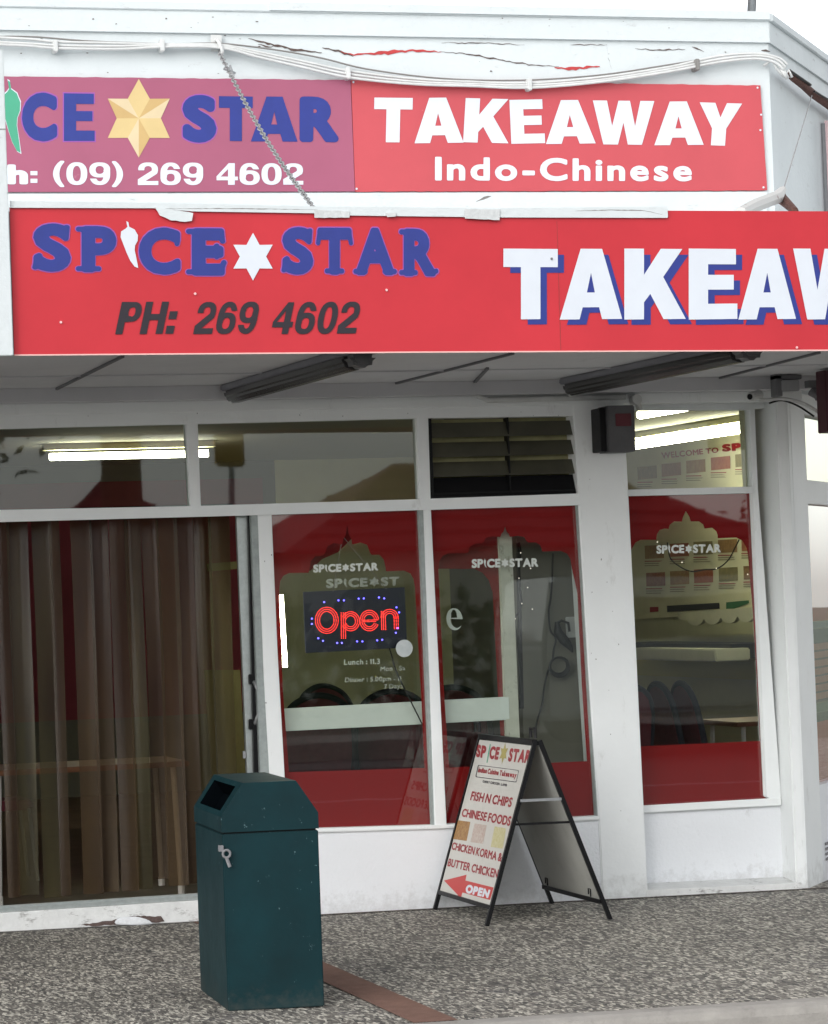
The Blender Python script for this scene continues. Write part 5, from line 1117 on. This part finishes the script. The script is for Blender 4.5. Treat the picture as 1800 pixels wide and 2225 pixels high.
# ------------------------------------------------------------------ furniture inside
def copy_tree(o, parent=None):
    c = o.copy(); COL.objects.link(c)
    if parent is not None: c.parent = parent
    for chd in [x for x in bpy.data.objects if x.parent == o]: copy_tree(chd, c)
    return c
def make_chair():
    t = thing('dining_chair', 'x', 'chair', (0, 0, 0), 'dining chairs inside the shop')
    b = MB(); b.box(-.21, .21, -.22, .2, .43, .49); b.build('seat', maroon, t, bevel=.018)
    out = [(-.21, .50), (-.225, .70), (-.21, .88), (-.16, .98), (-.08, 1.03), (0, 1.045), (.08, 1.03), (.16, .98), (.21, .88), (.225, .70), (.21, .50)]
    b = MB(); b.hexa([(x, .20+(z-.5)*.16, z) for x, z in out], [(x, .235+(z-.5)*.16, z) for x, z in out]); b.build('backrest', maroon, t, bevel=.012)
    b = MB(); b.tube(spline([(x*1.05, .22+(z-.5)*.16, z*1.005) for x, z in out], 4), .020, 8); b.build('back_frame', navy, t, smooth=True)
    for sx_ in (-1, 1):
        b = MB(); b.tube([(sx_*.19, -.19, .44), (sx_*.20, -.23, 0)], .011, 7); b.build('leg', steel, t)
        b = MB(); b.tube([(sx_*.20, .20, .50), (sx_*.20, .27, 0)], .011, 7); b.build('leg', steel, t)
    return t
proto = make_chair(); fz = tz-.05
def place(px, y, rot, label, first=[True], ztop=None):
    o = proto if first[0] else copy_tree(proto); first[0] = False
    x = PY(px, 1600, y).x
    o.location = (x, y, fz+.0); o.rotation_euler = (0, 0, rot); o['label'] = label; return o
place(1288, .95, math.radians(215), 'dark dining chair partly hidden by the pier in the right window')
place(1535, 1.2, math.radians(90), 'middle dining chair of three seen side-on in the right window')
place(1588, 1.1, math.radians(88), 'dining chair nearest the middle of the right window, with pale edge')
place(668, 2.2, math.radians(180), 'dark dining chair under the left end of the white door rail')
place(845, 2.4, math.radians(170), 'dark dining chair under the right end of the white door rail')
place(760, 3.6, math.radians(20), 'dark dining chair deep behind the door rail')
place(1010, 2.6, math.radians(150), 'dark dining chair behind the sandwich board top')
place(-20, 2.4, math.radians(90), 'dark dining chair at the left end of the strip curtain')
def make_table(loc, label, w_=1.2, d_=.7):
    t = thing('dining_table', label, 'table', loc, 'dining tables inside the shop'); x, y, z = loc
    b = MB(); b.box(x-w_/2, x+w_/2, y-d_/2, y+d_/2, z+.72, z+.75); b.build('tabletop', wood, t, bevel=.006)
    for a in (-1, 1):
        for c in (-1, 1):
            b = MB(); b.tube([(x+a*(w_/2-.08), y+c*(d_/2-.08), z+.72), (x+a*(w_/2-.06), y+c*(d_/2-.06), z+.05)], .016, 8); b.build('leg', cable_w, t)
            b = MB(); b.tube([(x+a*(w_/2-.06), y+c*(d_/2-.06), z+.05), (x+a*(w_/2-.06), y+c*(d_/2-.06), z)], .020, 8); b.build('leg_cap', M('leg_cap_white', (.7, .7, .68), .6), t)
    return t
make_table((PY(170, 1650, 1.1).x, 1.1, fz), 'wooden table with white legs behind the strip curtain', 1.15, .7)
make_table((PY(770, 1650, 2.9).x, 2.9, fz), 'wooden table behind the parked sliding door', 1.3, .7)
make_table((PY(1560, 1650, 2.4).x+.5, 2.4, fz), 'wooden table beyond the chairs in the right window', 1.0, .7)

# ------------------------------------------------------------------ the street behind the camera (what the glass mirrors)
far_wall = M('weatherboard_cream', (.45, .43, .38), .8, var=.1); roof_r = M('maroon_tile_roof', (.26, .03, .03), .8, var=.4, vscale=6); roof_o = M('terracotta_roof', (.36, .13, .07), .8, var=.35, vscale=9)
win_d = M('dark_house_window', (.03, .035, .04), .1)
def house(x, y, wd, dp_, h, rh, roofm, label, rot=0):
    t = thing('house', label, 'house', (x, y, 0), 'houses across the street')
    b = MB(); b.box(x-wd/2, x+wd/2, y-dp_/2, y+dp_/2, -.5, h); b.build('wall', far_wall, t)
    e = .5; b = MB(); lo = [(x-wd/2-e, y-dp_/2-e, h+.002), (x+wd/2+e, y-dp_/2-e, h+.002), (x+wd/2+e, y+dp_/2+e, h+.002), (x-wd/2-e, y+dp_/2+e, h+.002)]
    k = dp_/2; hi = [(x-wd/2+k*.8, y-.1, h+rh), (x+wd/2-k*.8, y-.1, h+rh), (x+wd/2-k*.8, y+.1, h+rh), (x-wd/2+k*.8, y+.1, h+rh)]; b.hexa(lo, hi); rf = b.build('roof', roofm, t)
    for a in range(6):      # tile courses
        f0 = a/6; b = MB(); z = h+rh*f0+.01
        xx0, xx1 = x-wd/2-e+(k*.8+e)*f0, x+wd/2+e-(k*.8+e)*f0
        for sg_, yy in ((1, y+dp_/2+e-(dp_/2+e-.1)*f0), (-1, y-dp_/2-e+(dp_/2+e-.1)*f0)): b.box(xx0+.05, xx1-.05, yy-.06, yy+.06, z-.04, z+.06)
        b.build('tile_course', roofm, rf)
    for k2 in range(3):
        for sgn in (1, -1):
            xx = x-wd/2+wd*(k2+.5)/3; b = MB(); b.box(xx-.7, xx+.7, y+sgn*(dp_/2+.02)-.03, y+sgn*(dp_/2+.02)+.03, .9, 2.1); b.build('window', win_d, t)
    return t
house(3, -49, 7, 8, 2.6, 1.6, roof_r, 'cream house with a maroon roof across the street on the left')
house(11.3, -47, 4.5, 6, 2.6, 1.9, roof_r, 'cream house with a tall maroon roof across the street')
house(20.5, -50, 10.5, 8, 2.8, 2.0, roof_r, 'cream house with a low maroon roof across the street on the right')
leafm = M('tree_leaves', (.055, .085, .03), .8, var=.5, vscale=2); bark = M('tree_bark', (.10, .075, .05), .9, var=.3)
def tree(x, y, h, r, seed, label):
    rnd = random.Random(seed); t = thing('tree', label, 'tree', (x, y, 0), 'trees across the street')
    b = MB(); b.tube([(x, y, -.5), (x+.1, y, h*.35), (x-.05, y, h*.7)], [.28, .2, .08], 8)
    for k in range(6):
        a = rnd.uniform(0, 6.28); b.tube([(x, y, h*rnd.uniform(.3, .5)), (x+r*.6*math.cos(a), y+r*.6*math.sin(a), h*rnd.uniform(.6, .85))], [.1, .03], 6)
    b.build('trunk', bark, t)
    V, Fc = [], []; cl = [(rnd.gauss(0, r*.42), rnd.gauss(0, r*.42), h*.68+rnd.gauss(0, h*.15)) for _ in range(26)]
    for _ in range(9000):
        c = rnd.choice(cl); s = r*.24; px, py, pz = x+c[0]+rnd.gauss(0, s), y+c[1]+rnd.gauss(0, s), c[2]+rnd.gauss(0, s)
        d1 = Vector((rnd.gauss(0, 1), rnd.gauss(0, 1), rnd.gauss(0, 1))).normalized()*.11; d2 = d1.cross(Vector((rnd.gauss(0, 1), rnd.gauss(0, 1), rnd.gauss(0, 1)))).normalized()*.06
        i = len(V); p = Vector((px, py, pz)); V += [tuple(p-d1), tuple(p+d2), tuple(p+d1), tuple(p-d2)]; Fc.append((i, i+1, i+2, i+3))
    me = bpy.data.meshes.new('crown'); me.from_pydata(V, [], Fc); me.materials.append(leafm); o = bpy.data.objects.new('crown', me); COL.objects.link(o); o.parent = t; o.matrix_parent_inverse = wm(t).inverted()
for i, (x, y, h, r) in enumerate([(2.0, -27, 6, 2.6), (13.2, -60, 3.6, 1.6), (27, -44, 4.6, 1.6), (33, -40, 5.5, 3.0), (-14, -40, 8, 4), (48, -36, 8, 4)]):
    tree(x, y, h, r, 11+i, ['small leafy tree in front of the left maroon roofed house', 'tall leafy tree beside the tall maroon roof', 'short bushy tree by the picket fence', 'large leafy tree between two maroon roofed houses', 'broad tree at the far left of the street', 'broad tree at the far right of the street'][i])
pf = thing('picket_fence', 'white picket fence along the far side of the street', 'fence', (8, -38, 0))
b = MB()
for k in range(110): 
    x = 8+k*.24; b.hexa([(x, -38.02, 0), (x+.09, -38.02, 0), (x+.09, -38, 0), (x, -38, 0)], [(x+.02, -38.02  , .75), (x+.07, -38.02  , .75), (x+.07, -38  , .75), (x+.02, -38, .75)])
b.build('pickets', cable_w, pf)
b = MB(); b.box(8, 34.4, -38.07, -38.03, .12, .17); b.box(8, 34.4, -38.07, -38.03, .5, .55); b.build('fence_rails', cable_w, pf)
up = thing('utility_pole', 'brown timber utility pole across the street', 'pole', (7.55, -25, 0))
b = MB(); b.tube([(7.55, -25, -.2), (7.55, -25, 8)], [.3, .26], 10); b.build('pole_shaft', M('pole_timber', (.22, .09, .04), .9, var=.3), up)
b = MB(); b.box(6.4, 8.7, -25.06, -24.9, 7.2, 7.35); b.build('cross_arm', bark, up)
hg = MB()
rnd = random.Random(5); V, Fc = [], []
for _ in range(9000):
    p = Vector((rnd.uniform(-30, 45), -27+rnd.gauss(0, .5), rnd.uniform(0, 1.7)+rnd.gauss(0, .1))); d1 = Vector((rnd.gauss(0, 1), rnd.gauss(0, 1), rnd.gauss(0, 1))).normalized()*.2; d2 = d1.cross(Vector((rnd.gauss(0, 1), rnd.gauss(0, 1), rnd.gauss(0, 1)))).normalized()*.11
    i = len(V); V += [tuple(p-d1), tuple(p+d2), tuple(p+d1), tuple(p-d2)]; Fc.append((i, i+1, i+2, i+3))
me = bpy.data.meshes.new('hedge'); me.from_pydata(V, [], Fc); me.materials.append(leafm); hgo = bpy.data.objects.new('hedge', me); COL.objects.link(hgo); tag(hgo, 'long green hedge behind the picket fence', 'hedge')
ps = thing('pole_sign', 'yellow sign on a tall pole across the street', 'sign', (10.2, -30, 0))
b = MB(); b.tube([(10.2, -30, 0), (10.2, -30, 3.9)], .05, 8); b.build('post', steel, ps)
b = MB(); b.box(9.95, 10.45, -30.1, -29.95, 3.9, 4.45); b.build('sign_panel', M('yellow_sign_paint', (.60, .38, .04), .5), ps, bevel=.04)
b = MB()
for k in range(14): b.face([(-20+k*5, -11.6, gz(-20+k*5)-.136), (-17+k*5, -11.6, gz(-17+k*5)-.136), (-17+k*5, -11.5, gz(-17+k*5)-.136), (-20+k*5, -11.5, gz(-20+k*5)-.136)])
b.face([(-40, -7.1, gz(-40)-.136), (50, -7.1, gz(50)-.136), (50, -7.0, gz(50)-.136), (-40, -7.0, gz(-40)-.136)])
tag(b.build('road_markings', white_v), kind='structure')
# parked van far left of the camera, mirrored in the first window
vn = thing('parked_van', 'pale grey parked van on the far side of the road', 'van', (13.4, -18, 0))
prf = [(-2.4, .35), (2.4, .35), (2.45, .9), (2.0, 1.15), (1.45, 1.95), (-2.3, 2.0), (-2.42, 1.2)]
b = MB(); b.hexa([(13.4+x, -18.9, z-.1) for x, z in prf], [(13.4+x, -17.1, z-.1) for x, z in prf]); b.build('body', M('van_paint', (.5, .52, .52), .3, coat=.5), vn, bevel=.06)
for sx_ in (-1.5, 1.5):
    for yy in (-18.85, -17.15):
        b = MB(); b.tube([(13.4+sx_, yy-.1, .2), (13.4+sx_, yy+.1, .2)], .33, 18); b.build('wheel', rubber, vn)
for yy in (-18.92, -17.09):
    b = MB(); b.box(11.7, 13.9, yy-.005, yy+.015, 1.15, 1.65); b.build('side_window', win_d, vn)
